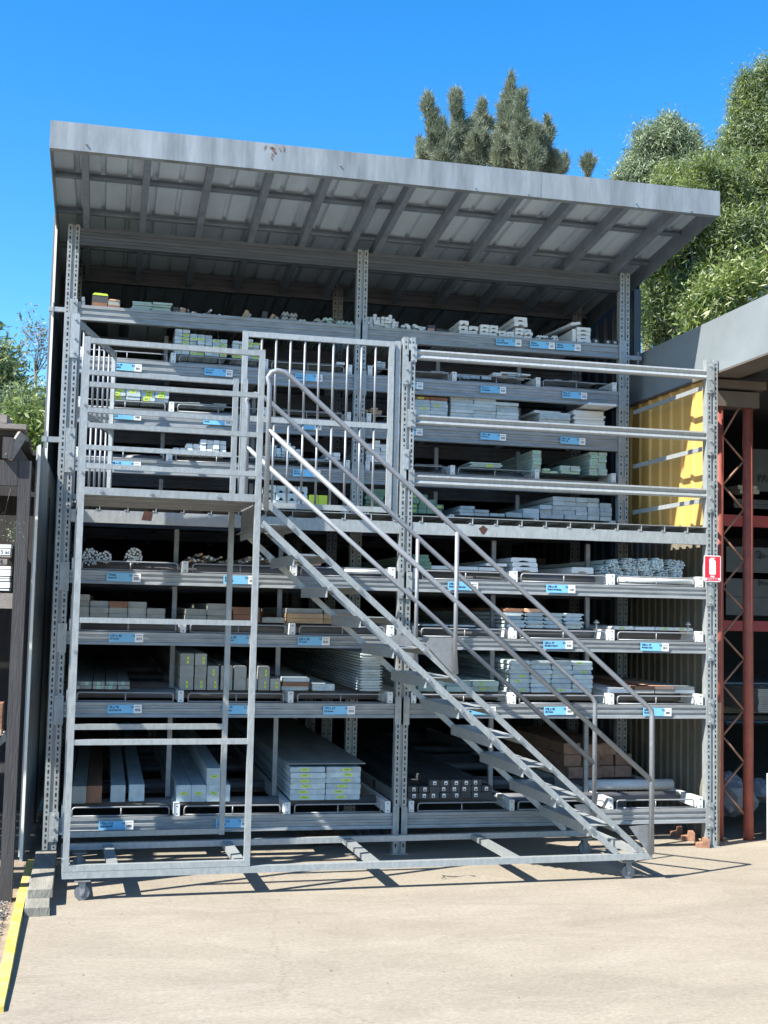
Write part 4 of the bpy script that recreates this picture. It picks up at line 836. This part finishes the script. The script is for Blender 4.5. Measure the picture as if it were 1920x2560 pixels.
for i,(py,lb,mt) in enumerate(((1756,'upper reddish board',brownt),(1772,'second reddish board',brownt),(1788,'third reddish board',brownt),(1804,'fourth reddish board',brownt),(1820,'lowest reddish board',tant))):
    z=P(20,py,-.9).z; b=MB(); b.box(-.6,0,0,.13,0,.036); o=b.build('stored_board',mt); o.location=(-.268,-.93,z-.04); tag(o,lb+' in the low pile of the left lean-to','timber')
b=MB(); z=P(15,1845,-.9).z; b.hexa([(-1,-.93,z-.14),(-.29,-.93,z-.06),(-.27,-.5,z-.06),(-1,-.5,z-.14),(-1,-.93,z-.02),(-.275,-.93,z-.0),(-.275,-.5,z),(-1,-.5,z-.02)]); tag(b.build('plastic_sheet',wrapm),'pale crumpled sheet under the reddish boards in the left lean-to','sheet')
lsb('shelf_beam',(-3,-.238,-.90,-.85,z-.20,z-.141),oldw)
# little green plant seen through the lean-to
def leaves(n,centers,size,mat_count,stretch=1.8,up=.2,name='x',shell=.55,flat=.25,dirs=None):
    cs=np.array([c[:3] for c in centers]); rs=np.array([c[3:6] for c in centers]); wts=np.array([c[6] if len(c)>6 else c[3]*c[5] for c in centers],float); wts/=wts.sum()
    idx=rng.choice(len(cs),n,p=wts); d=rng.normal(size=(n,3)); d/=np.linalg.norm(d,axis=1)[:,None]
    rad=shell+(1-shell)*rng.random(n)**.7
    # twig clusters: snap to cluster seeds
    k=max(1,n//14); seeds=rng.normal(size=(k,3)); seeds/=np.linalg.norm(seeds,axis=1)[:,None]; si=rng.integers(0,k,n); sidx=rng.choice(len(cs),k,p=wts); sr=shell+(1-shell)*rng.random(k)**.6
    pc=cs[sidx]+seeds*rs[sidx]*sr[:,None]*(1+.14*rng.normal(size=(k,1))+(rng.random((k,1))<.12)*rng.random((k,1))*.4)
    p=pc[si]+rng.normal(size=(n,3))*size*(1.2+2.6*rng.random(k)[si][:,None])*np.array([.8,.8,1.2])
    nrm=seeds[si]*.6+rng.normal(size=(n,3))*.6+np.array([0,0,up]); nrm/=np.linalg.norm(nrm,axis=1)[:,None]
    ax=seeds[si]*.8+rng.normal(size=(n,3))*.7+np.array([0,0,up*1.5]) if dirs is None else dirs(p,n)
    ax-=nrm*(ax*nrm).sum(1)[:,None]; ax/=np.linalg.norm(ax,axis=1)[:,None]+1e-9
    sd=np.cross(nrm,ax); L=size*stretch*(.45+1.15*rng.random((n,1))); Wd=size*.5*(.6+.8*rng.random((n,1)))
    v=np.stack([p-ax*L*.5,p+sd*Wd*.5,p+ax*L*.5,p-sd*Wd*.5],1).reshape(-1,3)
    return v,rng.integers(0,mat_count,n)
def leafobj(name,vv,mm,mats,parent):
    n=len(vv)//4; me=bpy.data.meshes.new(name); me.vertices.add(len(vv)); me.vertices.foreach_set('co',vv.astype(np.float32).ravel())
    me.loops.add(4*n); me.loops.foreach_set('vertex_index',np.arange(4*n,dtype=np.int32)); me.polygons.add(n)
    me.polygons.foreach_set('loop_start',np.arange(0,4*n,4,dtype=np.int32)); me.polygons.foreach_set('loop_total',np.full(n,4,np.int32))
    for x in mats: me.materials.append(x)
    me.polygons.foreach_set('material_index',mm.astype(np.int32)); me.update(); me.validate()
    o=bpy.data.objects.new(name,me); COL.objects.link(o); o.parent=parent; return o
def tree(name,label,cat,base,blobs,y,n,size,mats,stretch=1.8,group=None,depth=.8,shell=.55,trunk_r=.12,limbs=True,up=.2):
    t=thing(name,label,cat,group,base); cen=[]
    for (px,py,rx,ry) in blobs:
        yy=y+random.uniform(-.4,.4); c=P(px,py,yy); k=(yy+CD)/F; cen.append((c.x-base[0],c.y-base[1],c.z-base[2],rx*k,(rx+ry)/2*k*depth,ry*k))
    if limbs:
        for c in list(cen):
            for _ in range(6):
                a=random.uniform(0,6.283); e=random.uniform(-.3,1.2); k=random.uniform(.22,.48); q=random.uniform(.75,1.12)
                cen.append((c[0]+c[3]*math.cos(a)*math.cos(e)*q,c[1]+c[4]*math.sin(a)*math.cos(e)*q,c[2]+c[5]*math.sin(e)*q,c[3]*k,c[4]*k,c[5]*k,c[3]*c[5]*k*.55))
    v,mm=leaves(n,cen,size,len(mats),stretch,up,shell=shell)
    leafobj('crown',v,mm,mats,t)
    b=MB(); top=max(c[2] for c in cen); mid=np.mean([[c[0],c[1]] for c in cen],0); h=min(c[2] for c in cen)
    f=max(.3,h); b.tube([(0,0,0),(mid[0]*.3,mid[1]*.3,f*.5),(mid[0]*.8,mid[1]*.8,f)],trunk_r,8,r2=trunk_r*.6)
    if limbs:
        for c in cen[:len(blobs)]: b.tube([(mid[0]*.8,mid[1]*.8,f*.95),((mid[0]*.8+c[0])/2+.1,(mid[1]+c[1])/2,(f+c[2])/2),(c[0],c[1],c[2]+c[5]*.6)],trunk_r*.35,5,r2=trunk_r*.08)
    b.build('trunk',bark,t); return t
# casuarinas behind the roof: upright feathery plumes
def casu(label,plumes,y,n,ybase):
    x=P(plumes[0][0],plumes[0][1],y).x; t=thing('casuarina_tree',label,'tree','casuarina trees rising behind the shed roof',(x,y,-.03)); vs=[]; b=MB()
    tot=sum(p[4]*abs(p[3]-p[1]) for p in plumes)
    for (tx,ty,bx,by,w) in plumes:
        yy=y+random.uniform(-.8,.8); a=P(tx,ty,yy); c=P(bx,by,yy); k=(yy+CD)/F; R=w*k; m_=max(60,int(n*w*abs(by-ty)/tot))
        a=np.array(a)-np.array((x,y,-.03)); c=np.array(c)-np.array((x,y,-.03))
        nf=max(8,int(R*abs(by-ty)*.55)); per=max(20,m_//nf); ax=a-c
        for q in range(nf):
            tq=rng.random()**.8; ang=rng.random()*6.283; o_=np.array([math.cos(ang),math.sin(ang),0]); B=c+ax*(.05+.9*(1-tq))
            reach=R*(.2+1.15*rng.random()**1.3)*min(1,tq*1.5+.12); tip=B+o_*reach+np.array([0,0,R*(.35+.6*rng.random())+.12])
            if q%3==0: b.tube([tuple(B-np.array([0,0,.15])),tuple((B+tip)/2),tuple(tip)],.014,4,r2=.004)
            u=rng.random(per)**.7; p=B+(tip-B)*u[:,None]+rng.normal(size=(per,3))*np.array([.045,.045,.05])*(1.25-u[:,None]*.8)
            fd=(tip-B)/np.linalg.norm(tip-B); d=fd*.9+rng.normal(size=(per,3))*.42; d/=np.linalg.norm(d,axis=1)[:,None]; L=(.10+.16*rng.random((per,1)))
            s=np.cross(d,rng.normal(size=(per,3))); s/=np.linalg.norm(s,axis=1)[:,None]; s*=.009
            vs.append(np.stack([p-s,p+s,p+d*L+s*.3,p+d*L-s*.3],1).reshape(-1,3))
        b.tube([tuple(c),tuple((a+c)/2+np.array([.05,0,0])),tuple(a)],.05,5,r2=.008)
    v=np.concatenate(vs); leafobj('crown',v,rng.integers(0,1,len(v)//4),[leafC],t)
    low=np.array(P(plumes[0][2],plumes[0][3],y))-np.array((x,y,-.03)); b.tube([(0,0,0),tuple(low)],.16,8,r2=.08); b.build('trunk',bark,t)
casu('leftmost feathery casuarina with two thin plumes behind the roof',[(1066,250,1085,420,26),(1109,285,1100,420,9),(1085,330,1100,430,30),(1045,385,1060,430,30),(1120,360,1110,440,30)],20,17000,0)
casu('twin-plumed feathery casuarina second from left behind the roof',[(1140,240,1150,440,32),(1205,262,1205,440,28),(1172,300,1175,440,34),(1150,330,1140,440,40),(1200,345,1195,440,40)],20.5,38000,0)
casu('tallest feathery casuarina with a pointed top behind the roof',[(1278,212,1270,450,36),(1262,270,1260,450,36),(1310,300,1300,450,40),(1288,330,1285,450,48),(1303,238,1300,430,22),(1335,296,1330,440,22),(1372,318,1350,430,26),(1245,370,1250,440,30),(1350,350,1340,440,40)],20,66000,0)
casu('small low casuarina tuft right of the tallest one',[(1372,403,1378,445,24),(1412,412,1400,445,16)],21,3500,0)
casu('single tiny casuarina tip between the roof and the big tree',[(1470,402,1468,460,15)],22,2000,0)
# broadleaf trees on the right
tree('broadleaf_tree','rounded sage-green tree showing above the right end of the roof','tree',(8.9,10.5,-.03),[(1600,440,42,60),(1650,400,50,60),(1700,420,48,50),(1680,340,38,38),(1640,345,26,26),(1725,380,22,36),(1560,455,22,22),(1605,350,16,20)],10.5,60000,.034,[leafB],stretch=2.6,up=.5)
tree('broadleaf_tree','tall bright tree leaning out of the picture at the upper right','tree',(11,10.8,-.03),[(1870,250,40,60),(1905,330,60,90),(1860,330,36,60),(1880,220,20,30),(1915,190,26,36),(1850,290,20,40),(1800,420,50,40),(1760,430,40,36),(1835,370,34,40),(1880,390,50,50),(1960,260,60,90)],10.8,75000,.034,[leafB,leafA],stretch=2.4,up=.5)
tree('leafy_shrub_tree','dense bright green bushy tree behind the warehouse barge','tree',(9.4,8.6,-.03),[(1700,520,80,80),(1800,500,90,90),(1900,470,70,80),(1640,600,60,90),(1720,660,90,90),(1830,640,90,90),(1910,600,60,80),(1640,720,50,80),(1700,780,70,70),(1780,740,70,60),(1745,470,60,60),(1680,470,50,40),(1640,830,40,50),(1590,800,20,70),(1600,640,20,60),(1860,560,60,60)],8.8,170000,.032,[leafA,leafA,leafB],stretch=2.5,up=.35,shell=.35,depth=.7)
tree('variegated_shrub','small shrub with cream-edged leaves just above the sloping barge','shrub',(8.0,6.4,-.03),[(1760,770,30,26),(1800,745,34,26),(1850,720,34,26),(1895,700,26,24),(1730,800,22,18)],6.4,6000,.05,[leafA]*7+[leafY],stretch=2.2,trunk_r=.05)
# left background
tree('bushy_tree','dull green bushy trees mass beyond the lean-to on the left'.replace('trees mass','tree'),'tree',(-2.6,22,-.03),[(10,1060,26,30),(60,1040,30,28),(105,1045,26,28),(40,1095,40,34),(95,1100,34,40),(10,1120,30,34),(80,1155,36,36)],22,42000,.085,[leafD,leafB],stretch=1.4)
tree('yellow_green_bush','yellow-green bush in front of the dull tree on the left','tree',(-2.2,17,-.03),[(60,1090,20,18),(85,1110,20,22),(40,1115,18,18),(100,1160,14,24)],17,6000,.10,[leafA],stretch=1.4,trunk_r=.07)
tree('norfolk_pine','dark conifer tips poking in at the left edge','tree',(-3.6,26,-.03),[(-10,915,14,7),(0,925,16,6),(-6,895,10,5),(8,985,18,14),(30,970,10,14),(36,995,10,8),(-12,960,20,20)],26,5000,.12,[leafD],stretch=2.4,trunk_r=.1)
jt=tree('jacaranda_tree','sparse lilac-tinted tree with fine drooping twigs near the shed edge on the left','tree',(-1.6,24,-.03),[(70,850,22,14),(100,835,22,20),(60,885,10,16),(110,870,14,16),(85,820,18,8),(118,900,10,30)],24,600,.075,[leafE,leafD],stretch=1.4,shell=.1,trunk_r=.06)
tree('small_plant','little bright weed growing on the shelf of the left lean-to','plant',(-.33,-.85,P(38,1345,-.85).z),[(34,1332,8,8),(40,1326,6,6),(28,1338,6,5),(5,1338,8,5)],-.85,160,.013,[leafB],stretch=1.3,trunk_r=.002,limbs=False)
